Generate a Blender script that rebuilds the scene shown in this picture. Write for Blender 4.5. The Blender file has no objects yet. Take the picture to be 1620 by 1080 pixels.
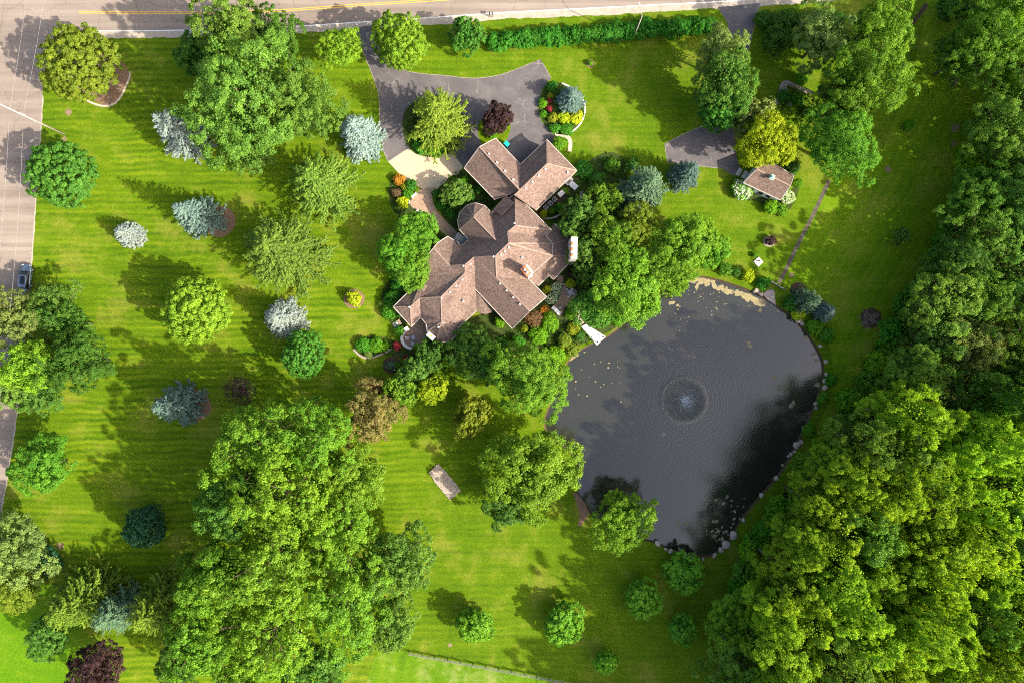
import bpy, bmesh, math, random
import numpy as np
from mathutils import Vector, Matrix
from mathutils.geometry import tessellate_polygon

# ------------------------------------------------------------------ camera, sky, sun, exposure
scene = bpy.context.scene
COL = scene.collection
CAM_H = 120.0                     # flying height in metres
PXM = 9.0                         # photo pixels per metre on the ground

cam_d = bpy.data.cameras.new('camera')
cam = bpy.data.objects.new('camera', cam_d)
COL.objects.link(cam)
cam.location = (0, 0, CAM_H)
cam.rotation_euler = (0, 0, 0)
cam_d.sensor_width = 36.0
cam_d.lens = 36.0 / (2 * 810 / PXM / CAM_H)
cam_d.clip_start = 1.0
cam_d.clip_end = 2000.0
scene.camera = cam

SUN_EL = math.radians(35.0)
SUN_V = Vector((0.905, -0.425, 0)).normalized() * math.cos(SUN_EL) + Vector((0, 0, math.sin(SUN_EL)))
world = bpy.data.worlds.new('World')
scene.world = world
world.use_nodes = True
wn = world.node_tree.nodes
sky = wn.new('ShaderNodeTexSky')
sky.sky_type = 'NISHITA'
sky.sun_disc = False
sky.sun_elevation = SUN_EL
sky.sun_rotation = math.atan2(SUN_V.x, SUN_V.y)
sky.dust_density = 5.0
sky.ozone_density = 1.0
wn['Background'].inputs['Strength'].default_value = 0.15
world.node_tree.links.new(sky.outputs[0], wn['Background'].inputs['Color'])

sun_d = bpy.data.lights.new('sun', 'SUN')
sun_d.energy = 4.5
sun_d.angle = math.radians(0.55)
sun_d.color = (1.0, 0.93, 0.80)
sun = bpy.data.objects.new('sun', sun_d)
COL.objects.link(sun)
sun.rotation_euler = SUN_V.to_track_quat('Z', 'Y').to_euler()
sun.location = (0, 0, 60)

vs = scene.view_settings
vs.view_transform = 'Standard'
vs.look = 'None'
vs.exposure = 1.18
vs.gamma = 1.0
vs.use_curve_mapping = False
scene.cycles.use_denoising = False
scene.cycles.filter_width = 1.05
scene.cycles.max_bounces = 4
scene.cycles.diffuse_bounces = 2
scene.cycles.glossy_bounces = 2
scene.cycles.transmission_bounces = 2
scene.cycles.transparent_max_bounces = 4
scene.cycles.caustics_reflective = False
scene.cycles.caustics_refractive = False

# ------------------------------------------------------------------ helpers
rng = np.random.default_rng(7)
random.seed(7)

def G(px, py, h=0.0):
    """photo pixel seen at height h -> world point"""
    k = (1 - h / CAM_H) / PXM
    return Vector(((px - 810) * k, (540 - py) * k, h))

def ordw(n):
    one = 'first second third fourth fifth sixth seventh eighth ninth tenth eleventh twelfth thirteenth fourteenth fifteenth sixteenth seventeenth eighteenth nineteenth'.split()
    if n < 20: return one[n - 1]
    ten = {2: 'twent', 3: 'thirt', 4: 'fort', 5: 'fift', 6: 'sixt'}[n // 10]
    return ten + 'ieth' if n % 10 == 0 else ten + 'y-' + one[n % 10 - 1]

def tag(o, label=None, cat=None, group=None, kind=None):
    if label: o['label'] = label
    if cat: o['category'] = cat
    if group: o['group'] = group
    if kind: o['kind'] = kind
    return o

def link(o, parent=None):
    """parts are modelled in world coordinates; a first-level part undoes its root Empty's shift"""
    COL.objects.link(o)
    if parent is not None:
        o.parent = parent
        if parent.parent is None:
            o.matrix_parent_inverse = Matrix.Translation(parent.location).inverted()
    return o

def empty(name, loc, label=None, cat=None, group=None):
    o = bpy.data.objects.new(name, None)
    o.empty_display_size = 0.3
    COL.objects.link(o)
    o.location = loc
    return tag(o, label, cat, group)

def mesh_obj(name, verts, faces, mat, parent=None, smooth=False):
    me = bpy.data.meshes.new(name)
    me.from_pydata([tuple(v) for v in verts], [], faces)
    me.update()
    if smooth:
        me.polygons.foreach_set('use_smooth', [True] * len(me.polygons))
    if mat: me.materials.append(mat)
    return link(bpy.data.objects.new(name, me), parent)

def bm_obj(name, bm, mat, parent=None, smooth=False):
    bmesh.ops.recalc_face_normals(bm, faces=bm.faces)
    me = bpy.data.meshes.new(name)
    bm.to_mesh(me); bm.free()
    if smooth:
        me.polygons.foreach_set('use_smooth', [True] * len(me.polygons))
    if mat: me.materials.append(mat)
    return link(bpy.data.objects.new(name, me), parent)

def chaikin(pts, n, closed=True):
    for _ in range(n):
        out = []
        m = len(pts)
        for i in range(m if closed else m - 1):
            a, b = pts[i], pts[(i + 1) % m]
            out.append((a[0] * .75 + b[0] * .25, a[1] * .75 + b[1] * .25))
            out.append((a[0] * .25 + b[0] * .75, a[1] * .25 + b[1] * .75))
        if not closed:
            out = [pts[0]] + out + [pts[-1]]
        pts = out
    return pts

def ragged(pts, step, amp):
    out = []
    m = len(pts)
    for i in range(m):
        a, b = pts[i], pts[(i + 1) % m]
        d = math.hypot(b[0] - a[0], b[1] - a[1])
        n = max(1, int(d / step))
        for k in range(n):
            t = k / n
            out.append((a[0] + (b[0] - a[0]) * t + random.uniform(-amp, amp),
                        a[1] + (b[1] - a[1]) * t + random.uniform(-amp, amp)))
    return out

def sheet(name, pts, z, mat, smooth=0, rag=None, kind='structure', parent=None):
    """a flat ground sheet from photo pixels; never thinner than a few millimetres above the one below"""
    if smooth: pts = chaikin(pts, smooth)
    if rag: pts = ragged(pts, *rag)
    vs_ = [G(p[0], p[1]) + Vector((0, 0, z)) for p in pts]
    tris = tessellate_polygon([vs_])
    fs = []
    for t in tris:
        a, b, c = (vs_[i] for i in t)
        n = (b - a).cross(c - a)
        fs.append(tuple(t) if n.z > 0 else tuple(reversed(t)))
    o = mesh_obj(name, vs_, fs, mat, parent)
    if kind: o['kind'] = kind
    return o

def ribbon(name, line, w, z, mat, kind='structure', parent=None):
    """a strip of width w (metres) along a photo-pixel polyline"""
    P = [G(*p) for p in line]
    L, R = [], []
    for i, p in enumerate(P):
        a = P[max(0, i - 1)]; b = P[min(len(P) - 1, i + 1)]
        d = (b - a); d.z = 0; d.normalize()
        n = Vector((-d.y, d.x, 0)) * (w / 2)
        L.append(p + n + Vector((0, 0, z))); R.append(p - n + Vector((0, 0, z)))
    m = len(P)
    o = mesh_obj(name, L + R, [(m + i, m + i + 1, i + 1, i) for i in range(m - 1)], mat, parent)
    if kind: o['kind'] = kind
    return o

def add_box(bm, c, size, rz=0.0, taper=1.0):
    c = Vector(c); sx, sy, sz = (s / 2 for s in size)
    R = Matrix.Rotation(rz, 3, 'Z')
    vv = []
    for z, t in ((-sz, 1.0), (sz, taper)):
        for x, y in ((-sx, -sy), (sx, -sy), (sx, sy), (-sx, sy)):
            vv.append(bm.verts.new(c + R @ Vector((x * t, y * t, z))))
    for f in ((3, 2, 1, 0), (4, 5, 6, 7), (0, 1, 5, 4), (1, 2, 6, 5), (2, 3, 7, 6), (3, 0, 4, 7)):
        bm.faces.new([vv[i] for i in f])

def box(name, c, size, rz, mat, parent=None, taper=1.0, bevel=0.0):
    bm = bmesh.new()
    add_box(bm, c, size, rz, taper)
    if bevel:
        bmesh.ops.bevel(bm, geom=bm.edges[:], offset=bevel, segments=2, affect='EDGES', profile=0.6)
    return bm_obj(name, bm, mat, parent)

def add_tube(bm, pts, radii, n=8, cap=True):
    pts = [Vector(p) for p in pts]
    rings = []
    for i, p in enumerate(pts):
        d = (pts[min(i + 1, len(pts) - 1)] - pts[max(i - 1, 0)]).normalized()
        u = d.orthogonal().normalized(); v = d.cross(u)
        rings.append([bm.verts.new(p + (u * math.cos(2 * math.pi * k / n) + v * math.sin(2 * math.pi * k / n)) * radii[i]) for k in range(n)])
    for a, b in zip(rings, rings[1:]):
        for k in range(n):
            bm.faces.new((a[k], a[(k + 1) % n], b[(k + 1) % n], b[k]))
    if cap:
        bm.faces.new(rings[0][::-1]); bm.faces.new(rings[-1])

def tube(name, pts, radii, mat, parent=None, n=8, smooth=True):
    bm = bmesh.new()
    add_tube(bm, pts, radii, n)
    return bm_obj(name, bm, mat, parent, smooth)

def prism(name, poly, z0, z1, mat, parent=None):
    """upright prism over world xy polygon"""
    m = len(poly)
    lo = [Vector((p[0], p[1], z0)) for p in poly]
    hi = [Vector((p[0], p[1], z1)) for p in poly]
    faces = [(i, (i + 1) % m, m + (i + 1) % m, m + i) for i in range(m)]
    for t in tessellate_polygon([hi]):
        faces.append(tuple(m + i for i in t)); faces.append(tuple(i for i in t))
    me = bpy.data.meshes.new(name)
    me.from_pydata([tuple(v) for v in lo + hi], [], faces)
    bm = bmesh.new(); bm.from_mesh(me); bpy.data.meshes.remove(me)
    return bm_obj(name, bm, mat, parent)

# ------------------------------------------------------------------ materials
MATS = {}
def new_mat(name):
    m = bpy.data.materials.new(name); m.use_nodes = True
    MATS[name] = m
    nt = m.node_tree
    return m, nt, nt.nodes, nt.links, nt.nodes['Principled BSDF']

def noise(nodes, links, scale, detail=4, rough=0.6, vec=None):
    n = nodes.new('ShaderNodeTexNoise')
    n.inputs['Scale'].default_value = scale
    n.inputs['Detail'].default_value = detail
    n.inputs['Roughness'].default_value = rough
    if vec is not None: links.new(vec, n.inputs['Vector'])
    return n.outputs['Fac']

def ramp(nodes, links, fac, stops):
    r = nodes.new('ShaderNodeValToRGB')
    el = r.color_ramp.elements
    while len(el) < len(stops): el.new(0.5)
    for e, (p, c) in zip(el, stops):
        e.position = p; e.color = (*c, 1) if len(c) == 3 else c
    links.new(fac, r.inputs['Fac'])
    return r.outputs['Color']

def mixc(nodes, links, fac, a, b, mode='MIX'):
    m = nodes.new('ShaderNodeMix'); m.data_type = 'RGBA'; m.blend_type = mode
    for s, v in ((m.inputs[0], fac), (m.inputs[6], a), (m.inputs[7], b)):
        if isinstance(v, (int, float)): s.default_value = v
        elif isinstance(v, tuple): s.default_value = (*v, 1)
        else: links.new(v, s)
    return m.outputs[2]

def math_(nodes, links, op, a, b=None, c=None):
    m = nodes.new('ShaderNodeMath'); m.operation = op
    for i, v in enumerate((a, b, c)):
        if v is None: continue
        if isinstance(v, (int, float)): m.inputs[i].default_value = v
        else: links.new(v, m.inputs[i])
    return m.outputs[0]

def bump(nodes, links, h, strength, dist, bsdf):
    b = nodes.new('ShaderNodeBump')
    b.inputs['Strength'].default_value = strength
    b.inputs['Distance'].default_value = dist
    links.new(h, b.inputs['Height']); links.new(b.outputs[0], bsdf.inputs['Normal'])

def flat(name, col, rough=0.7, var=0.25, scale=2.0, fine=25.0, metallic=0.0, spec=0.3):
    m, nt, N, L, B = new_mat(name)
    tc = N.new('ShaderNodeTexCoord').outputs['Object']
    a = noise(N, L, scale, 5, 0.65, tc); b = noise(N, L, fine, 2, 0.5, tc)
    f = math_(N, L, 'MULTIPLY_ADD', b, 0.4, math_(N, L, 'MULTIPLY', a, 0.6))
    lo = tuple(c * (1 - var) for c in col); hi = tuple(min(1, c * (1 + var)) for c in col)
    L.new(ramp(N, L, f, [(0.3, lo), (0.7, hi)]), B.inputs['Base Color'])
    B.inputs['Roughness'].default_value = rough
    B.inputs['Metallic'].default_value = metallic
    B.inputs['Specular IOR Level'].default_value = spec
    return m

def grass_mat(name, dark, mid, light, dry, angle, period, stripe=0.14):
    m, nt, N, L, B = new_mat(name)
    tc = N.new('ShaderNodeTexCoord').outputs['Object']
    big = noise(N, L, 0.045, 4, 0.6, tc)
    medn = noise(N, L, 0.35, 5, 0.65, tc)
    fine = noise(N, L, 2.6, 5, 0.75, tc)
    blades = noise(N, L, 11.0, 3, 0.7, tc)
    # mowing passes: the way the blades lie is a real pattern in the turf
    mp = N.new('ShaderNodeMapping'); mp.inputs['Rotation'].default_value[2] = angle
    L.new(tc, mp.inputs['Vector'])
    sep = N.new('ShaderNodeSeparateXYZ'); L.new(mp.outputs[0], sep.inputs[0])
    wob = math_(N, L, 'MULTIPLY_ADD', noise(N, L, 0.12, 3, 0.6, tc), 2.2, sep.outputs['Y'])
    sn = math_(N, L, 'SINE', math_(N, L, 'MULTIPLY', wob, 2 * math.pi / period))
    sn2 = math_(N, L, 'SINE', math_(N, L, 'MULTIPLY', wob, 2 * math.pi / (period * 2.63)))
    st2 = math_(N, L, 'MULTIPLY_ADD', sn2, 0.3, math_(N, L, 'MULTIPLY', sn, 0.45))
    # long streaks left along the passes
    ms = N.new('ShaderNodeMapping'); ms.inputs['Rotation'].default_value[2] = angle
    ms.inputs['Scale'].default_value = (0.07, 2.0, 1.0)
    L.new(tc, ms.inputs['Vector'])
    streak = noise(N, L, 1.0, 4, 0.7, ms.outputs[0])
    patch = noise(N, L, 0.09, 3, 0.6, tc)
    sx = N.new('ShaderNodeSeparateXYZ'); L.new(tc, sx.inputs[0])
    mk = N.new('ShaderNodeMapRange'); L.new(sx.outputs['X'], mk.inputs[0])
    mk.inputs[1].default_value = -35.0; mk.inputs[2].default_value = 5.0; mk.inputs[3].default_value = 1.0; mk.inputs[4].default_value = 0.3
    if angle: mk.inputs[3].default_value = mk.inputs[4].default_value = 1.0
    pm = ramp(N, L, noise(N, L, 0.13, 4, 0.6, tc), [(0.35, (0.15, 0.15, 0.15)), (0.62, (1, 1, 1))])
    sm = math_(N, L, 'MULTIPLY', math_(N, L, 'MULTIPLY', st2, mk.outputs[0]), math_(N, L, 'MULTIPLY', pm, stripe))
    f = math_(N, L, 'MULTIPLY', big, 0.22)
    f = math_(N, L, 'MULTIPLY_ADD', medn, 0.22, f)
    f = math_(N, L, 'MULTIPLY_ADD', fine, 0.26, f)
    f = math_(N, L, 'MULTIPLY_ADD', blades, 0.10, f)
    f = math_(N, L, 'MULTIPLY_ADD', streak, 0.20, f)
    f = math_(N, L, 'ADD', f, sm)
    c = ramp(N, L, f, [(0.36, dark), (0.5, mid), (0.63, light)])
    dm = ramp(N, L, math_(N, L, 'MULTIPLY_ADD', medn, 0.45, math_(N, L, 'MULTIPLY', patch, 0.65)),
              [(0.56, (0, 0, 0)), (0.72, (1, 1, 1))])
    dmx = math_(N, L, 'MULTIPLY', dm, 0.55)
    c = mixc(N, L, dmx, c, dry)
    L.new(c, B.inputs['Base Color'])
    B.inputs['Roughness'].default_value = 0.85
    B.inputs['Specular IOR Level'].default_value = 0.08
    bump(N, L, math_(N, L, 'MULTIPLY_ADD', fine, 0.6, blades), 0.8, 0.12, B)
    return m

lawn_m = grass_mat('lawn_grass', (0.038, 0.090, 0.002), (0.088, 0.156, 0.003), (0.156, 0.220, 0.006), (0.225, 0.205, 0.036), 0.0, 1.12)
field_m = grass_mat('field_grass', (0.066, 0.142, 0.003), (0.120, 0.212, 0.004), (0.190, 0.275, 0.008), (0.250, 0.230, 0.036), math.radians(-63), 1.5, 0.07)
rough_m = grass_mat('rough_grass', (0.050, 0.125, 0.004), (0.095, 0.190, 0.005), (0.170, 0.245, 0.015), (0.300, 0.300, 0.110), math.radians(-80), 2.2, 0.08)
corner_m = grass_mat('corner_grass', (0.045, 0.125, 0.003), (0.080, 0.185, 0.003), (0.130, 0.235, 0.005), (0.160, 0.200, 0.020), 0.3, 3.0, 0.04)
forest_m = flat('forest_floor', (0.030, 0.034, 0.012), 0.95, 0.5, 0.6, 6.0, spec=0.05)
soil_m = flat('bed_soil', (0.075, 0.052, 0.030), 0.95, 0.4, 1.4, 9.0, spec=0.05)
cover_m = flat('ground_cover', (0.042, 0.062, 0.014), 0.95, 0.6, 0.9, 7.0, spec=0.05)
mulch_m = flat('bark_mulch', (0.185, 0.118, 0.076), 0.95, 0.45, 3.0, 12.0, spec=0.05)
drysoil_m = flat('dry_soil', (0.20, 0.150, 0.085), 0.95, 0.4, 2.0, 9.0, spec=0.05)
gravel_m = flat('gravel', (0.42, 0.34, 0.27), 0.95, 0.4, 2.0, 9.0, spec=0.1)
chip_m = flat('pale_chippings', (0.31, 0.255, 0.20), 0.95, 0.6, 3.0, 6.0, spec=0.1)
shoulder_m = flat('road_shoulder', (0.36, 0.305, 0.24), 0.95, 0.3, 1.2, 8.0, spec=0.1)
white_m = flat('white_paint', (0.72, 0.71, 0.68), 0.55, 0.10, 2.0, 12.0)
line_w = flat('road_line_white', (0.70, 0.68, 0.64), 0.7, 0.2, 1.5, 10.0)
line_y = flat('road_line_yellow', (0.62, 0.36, 0.045), 0.7, 0.2, 1.5, 10.0)
apron_m = flat('apron_concrete', (0.47, 0.375, 0.25), 0.9, 0.10, 0.7, 14.0, spec=0.15)
concrete_m = flat('pale_concrete', (0.52, 0.48, 0.43), 0.85, 0.15, 1.5, 12.0)
stone_m = flat('field_stone', (0.40, 0.32, 0.26), 0.85, 0.35, 1.6, 9.0)
slab_m = flat('grey_pink_slab', (0.33, 0.26, 0.235), 0.85, 0.25, 1.2, 10.0)
trim_m = flat('gutter_trim', (0.42, 0.36, 0.31), 0.5, 0.08, 2.0, 10.0)
render_m = flat('chimney_render', (0.40, 0.375, 0.34), 0.8, 0.12, 2.0, 12.0)
wall_m = flat('house_wall', (0.46, 0.40, 0.34), 0.8, 0.12, 1.2, 14.0)
cedar_m = flat('weathered_wood', (0.26, 0.23, 0.20), 0.85, 0.3, 3.0, 12.0)
pole_m = flat('pole_wood', (0.36, 0.31, 0.26), 0.85, 0.25, 3.0, 12.0)
wire_m = flat('wire_metal', (0.30, 0.28, 0.27), 0.5, 0.1)
dark_m = flat('dark_metal', (0.035, 0.035, 0.04), 0.45, 0.2)
slate_m = flat('flat_roof_membrane', (0.115, 0.120, 0.130), 0.6, 0.3, 1.6, 8.0)
pot_m = flat('terracotta', (0.50, 0.17, 0.065), 0.8, 0.2, 4.0, 15.0)
brickcap_m = flat('chimney_crown_brick', (0.44, 0.15, 0.075), 0.85, 0.25, 3.0, 12.0)
ac_m = flat('grey_enamel', (0.42, 0.41, 0.39), 0.5, 0.1)
teal_m = flat('teal_plastic', (0.02, 0.34, 0.32), 0.4, 0.1)
table_m = flat('grey_table_stone', (0.36, 0.345, 0.36), 0.7, 0.15, 4.0, 15.0)
yellow_m = flat('yellow_fabric', (0.55, 0.30, 0.03), 0.8, 0.2, 6.0, 15.0)
purple_m = flat('purple_petals', (0.22, 0.03, 0.24), 0.7, 0.3, 8.0, 20.0)
bark_m = flat('bark', (0.13, 0.095, 0.07), 0.95, 0.35, 2.0, 9.0, spec=0.05)
twig_m = flat('bare_twigs', (0.26, 0.19, 0.15), 0.95, 0.3, 2.0, 9.0, spec=0.05)
tyre_m = flat('tyre_rubber', (0.02, 0.02, 0.02), 0.9, 0.2)
rim_m = flat('alloy_rim', (0.5, 0.5, 0.52), 0.3, 0.05, metallic=0.8)
copper_m = flat('verdigris', (0.28, 0.47, 0.42), 0.7, 0.2, 5.0, 15.0)
leafpad_m = flat('floating_leaves', (0.27, 0.225, 0.12), 0.9, 0.3, 1.5, 9.0, spec=0.1)
foam_m = flat('spray_water', (0.85, 0.88, 0.92), 0.3, 0.03)
ridge_m = flat('ridge_shingle', (0.275, 0.192, 0.150), 0.9, 0.22, 2.2, 8.0, spec=0.1)

def road_mat():
    m, nt, N, L, B = new_mat('road_concrete')
    tc = N.new('ShaderNodeTexCoord').outputs['Object']
    big = noise(N, L, 0.08, 4, 0.6, tc)
    fine = noise(N, L, 9.0, 4, 0.7, tc)
    mp = N.new('ShaderNodeMapping'); mp.inputs['Rotation'].default_value[2] = math.radians(-3)
    mp.inputs['Scale'].default_value = (0.02, 0.75, 1); L.new(tc, mp.inputs['Vector'])
    tr = noise(N, L, 1.0, 4, 0.7, mp.outputs[0])       # wheel tracks along the road
    f = math_(N, L, 'MULTIPLY', big, 0.30)
    f = math_(N, L, 'MULTIPLY_ADD', fine, 0.20, f)
    f = math_(N, L, 'MULTIPLY_ADD', tr, 0.50, f)
    c = ramp(N, L, f, [(0.36, (0.165, 0.130, 0.106)), (0.5, (0.232, 0.186, 0.151)), (0.64, (0.310, 0.250, 0.200))])
    vo = N.new('ShaderNodeTexVoronoi'); vo.feature = 'DISTANCE_TO_EDGE'
    vo.inputs['Scale'].default_value = 0.11
    w = N.new('ShaderNodeVectorMath'); w.operation = 'ADD'
    nn = N.new('ShaderNodeTexNoise'); nn.inputs['Scale'].default_value = 0.35; L.new(tc, nn.inputs['Vector'])
    sc = N.new('ShaderNodeVectorMath'); sc.operation = 'SCALE'; sc.inputs['Scale'].default_value = 3.0
    L.new(nn.outputs['Color'], sc.inputs[0]); L.new(tc, w.inputs[0]); L.new(sc.outputs[0], w.inputs[1])
    L.new(w.outputs[0], vo.inputs['Vector'])
    crack = ramp(N, L, vo.outputs['Distance'], [(0.0, (0.62, 0.62, 0.62)), (0.012, (1, 1, 1))])
    c = mixc(N, L, 0.55, c, crack, 'MULTIPLY')
    L.new(c, B.inputs['Base Color'])
    B.inputs['Roughness'].default_value = 0.9
    B.inputs['Specular IOR Level'].default_value = 0.2
    return m
road_m = road_mat()

def asphalt_mat():
    m, nt, N, L, B = new_mat('driveway_asphalt')
    tc = N.new('ShaderNodeTexCoord').outputs['Object']
    f = math_(N, L, 'MULTIPLY_ADD', noise(N, L, 14.0, 3, 0.7, tc), 0.3, math_(N, L, 'MULTIPLY', noise(N, L, 0.28, 5, 0.7, tc), 0.7))
    c = ramp(N, L, f, [(0.34, (0.078, 0.070, 0.070)), (0.5, (0.108, 0.096, 0.096)), (0.66, (0.150, 0.132, 0.128))])
    nn = N.new('ShaderNodeTexNoise'); nn.inputs['Scale'].default_value = 0.5; L.new(tc, nn.inputs['Vector'])
    sc = N.new('ShaderNodeVectorMath'); sc.operation = 'SCALE'; sc.inputs['Scale'].default_value = 2.2
    w = N.new('ShaderNodeVectorMath'); w.operation = 'ADD'
    L.new(nn.outputs['Color'], sc.inputs[0]); L.new(tc, w.inputs[0]); L.new(sc.outputs[0], w.inputs[1])
    vo = N.new('ShaderNodeTexVoronoi'); vo.feature = 'DISTANCE_TO_EDGE'; vo.inputs['Scale'].default_value = 0.22; L.new(w.outputs[0], vo.inputs['Vector'])
    crack = math_(N, L, 'MULTIPLY', math_(N, L, 'LESS_THAN', vo.outputs['Distance'], 0.014), ramp(N, L, noise(N, L, 0.4, 3, 0.6, tc), [(0.45, (0, 0, 0)), (0.6, (0.6, 0.6, 0.6))]))
    c = mixc(N, L, crack, c, (0.22, 0.20, 0.18))
    L.new(c, B.inputs['Base Color']); B.inputs['Roughness'].default_value = 0.85; B.inputs['Specular IOR Level'].default_value = 0.25
    return m
asphalt_m = asphalt_mat()

def paver_mat():
    m, nt, N, L, B = new_mat('clay_pavers')
    tc = N.new('ShaderNodeTexCoord').outputs['Object']
    mp = N.new('ShaderNodeMapping'); mp.inputs['Rotation'].default_value[2] = math.radians(42)
    L.new(tc, mp.inputs['Vector'])
    br = N.new('ShaderNodeTexBrick')
    br.inputs['Scale'].default_value = 2.4
    br.inputs['Color1'].default_value = (0.33, 0.215, 0.145, 1)
    br.inputs['Color2'].default_value = (0.40, 0.275, 0.19, 1)
    br.inputs['Mortar'].default_value = (0.24, 0.17, 0.12, 1)
    br.inputs['Mortar Size'].default_value = 0.02
    L.new(mp.outputs[0], br.inputs['Vector'])
    n = ramp(N, L, noise(N, L, 0.9, 4, 0.6, tc), [(0.3, (0.78, 0.78, 0.78)), (0.7, (1.15, 1.12, 1.08))])
    L.new(mixc(N, L, 1.0, br.outputs['Color'], n, 'MULTIPLY'), B.inputs['Base Color'])
    B.inputs['Roughness'].default_value = 0.9
    return m
paver_m = paver_mat()

def shingle_mat():
    m, nt, N, L, B = new_mat('roof_shingles')
    tc = N.new('ShaderNodeTexCoord').outputs['Object']
    vo = N.new('ShaderNodeTexVoronoi'); vo.inputs['Scale'].default_value = 4.2
    L.new(tc, vo.inputs['Vector'])
    big = noise(N, L, 0.35, 4, 0.6, tc)
    fine = noise(N, L, 5.0, 3, 0.7, tc)
    sepc = N.new('ShaderNodeSeparateColor'); L.new(vo.outputs['Color'], sepc.inputs[0])
    f = math_(N, L, 'MULTIPLY', sepc.outputs[0], 0.40)
    f = math_(N, L, 'MULTIPLY_ADD', fine, 0.35, f)
    f = math_(N, L, 'MULTIPLY_ADD', big, 0.25, f)
    c = ramp(N, L, f, [(0.25, (0.108, 0.073, 0.058)), (0.48, (0.160, 0.109, 0.087)), (0.74, (0.222, 0.156, 0.126))])
    L.new(c, B.inputs['Base Color'])
    B.inputs['Roughness'].default_value = 0.92
    B.inputs['Specular IOR Level'].default_value = 0.12
    bump(N, L, f, 0.6, 0.05, B)
    return m
shingle_m = shingle_mat()

FOUNT = G(1082, 632)
def water_mat():
    m, nt, N, L, B = new_mat('pond_water')
    tc = N.new('ShaderNodeTexCoord').outputs['Object']
    murk = noise(N, L, 0.05, 4, 0.6, tc)
    c = ramp(N, L, murk, [(0.35, (0.017, 0.021, 0.012)), (0.65, (0.028, 0.025, 0.019))])
    L.new(c, B.inputs['Base Color'])
    B.inputs['Roughness'].default_value = 0.025
    B.inputs['IOR'].default_value = 1.75
    # rings running out from the fountain plus wind ripples
    off = N.new('ShaderNodeVectorMath'); off.operation = 'SUBTRACT'
    L.new(tc, off.inputs[0]); off.inputs[1].default_value = (FOUNT.x, FOUNT.y, 0)
    ln = N.new('ShaderNodeVectorMath'); ln.operation = 'LENGTH'; L.new(off.outputs[0], ln.inputs[0])
    d = math_(N, L, 'MULTIPLY_ADD', noise(N, L, 0.5, 3, 0.6, tc), 1.1, ln.outputs['Value'])
    rings = math_(N, L, 'SINE', math_(N, L, 'MULTIPLY', d, 2 * math.pi / 0.55))
    fade = math_(N, L, 'POWER', 0.90, ln.outputs['Value'])
    rings = math_(N, L, 'MULTIPLY', rings, fade)
    chop = noise(N, L, 2.6, 4, 0.65, tc)
    near = N.new('ShaderNodeMapRange'); L.new(ln.outputs['Value'], near.inputs[0])
    near.inputs[1].default_value = 3.0; near.inputs[2].default_value = 17.0
    near.inputs[3].default_value = 0.6; near.inputs[4].default_value = 0.13
    chop = math_(N, L, 'MULTIPLY', chop, near.outputs[0])
    h = math_(N, L, 'MULTIPLY_ADD', chop, 1.5, math_(N, L, 'MULTIPLY', rings, 0.07))
    disc = N.new('ShaderNodeMapRange'); L.new(ln.outputs['Value'], disc.inputs[0])
    disc.inputs[1].default_value = 3.3; disc.inputs[2].default_value = 4.4; disc.inputs[3].default_value = 3.2; disc.inputs[4].default_value = 0.0
    h = math_(N, L, 'MULTIPLY_ADD', noise(N, L, 5.0, 3, 0.7, tc), disc.outputs[0], h)
    bump(N, L, h, 0.6, 0.10, B)
    return m
water_m = water_mat()

def leaf_mat(name, trans=0.32, rough=0.55, spec=0.18):
    m, nt, N, L, B = new_mat(name)
    oi = N.new('ShaderNodeObjectInfo')
    at = N.new('ShaderNodeAttribute'); at.attribute_name = 'tint'
    t = at.outputs['Fac']
    tc = N.new('ShaderNodeTexCoord').outputs['Object']
    hs = N.new('ShaderNodeHueSaturation')
    L.new(oi.outputs['Color'], hs.inputs['Color'])
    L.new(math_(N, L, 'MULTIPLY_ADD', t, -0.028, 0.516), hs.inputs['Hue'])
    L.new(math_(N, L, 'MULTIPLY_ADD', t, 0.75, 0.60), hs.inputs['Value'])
    n = ramp(N, L, noise(N, L, 0.55, 3, 0.6, tc), [(0.3, (0.78, 0.82, 0.86)), (0.7, (1.16, 1.10, 0.96))])
    col = mixc(N, L, 1.0, hs.outputs[0], n, 'MULTIPLY')
    L.new(col, B.inputs['Base Color'])
    B.inputs['Roughness'].default_value = rough
    B.inputs['Specular IOR Level'].default_value = spec
    if trans > 0:
        tr = N.new('ShaderNodeBsdfTranslucent')
        L.new(mixc(N, L, 1.0, col, (1.25, 1.1, 0.5), 'MULTIPLY'), tr.inputs['Color'])
        mx = N.new('ShaderNodeMixShader'); mx.inputs[0].default_value = trans
        L.new(B.outputs[0], mx.inputs[1]); L.new(tr.outputs[0], mx.inputs[2])
        L.new(mx.outputs[0], N['Material Output'].inputs['Surface'])
    return m
leaf_m = leaf_mat('tree_leaves', 0.45)
needle_m = leaf_mat('conifer_needles', 0.12, 0.65, 0.15)
petal_m = leaf_mat('petals', 0.15, 0.7, 0.1)

def car_paint():
    m, nt, N, L, B = new_mat('blue_grey_car_paint')
    B.inputs['Base Color'].default_value = (0.16, 0.205, 0.25, 1)
    B.inputs['Metallic'].default_value = 0.55
    B.inputs['Roughness'].default_value = 0.28
    B.inputs['Coat Weight'].default_value = 0.7
    return m
paint_m = car_paint()
def glass_mat():
    m, nt, N, L, B = new_mat('dark_glass')
    B.inputs['Base Color'].default_value = (0.012, 0.016, 0.02, 1)
    B.inputs['Roughness'].default_value = 0.06
    return m
glass_m = glass_mat()
lamp_m = flat('lamp_lens', (0.7, 0.72, 0.75), 0.15, 0.05)
red_lamp_m = flat('tail_lamp_lens', (0.35, 0.01, 0.01), 0.2, 0.05)

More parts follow.
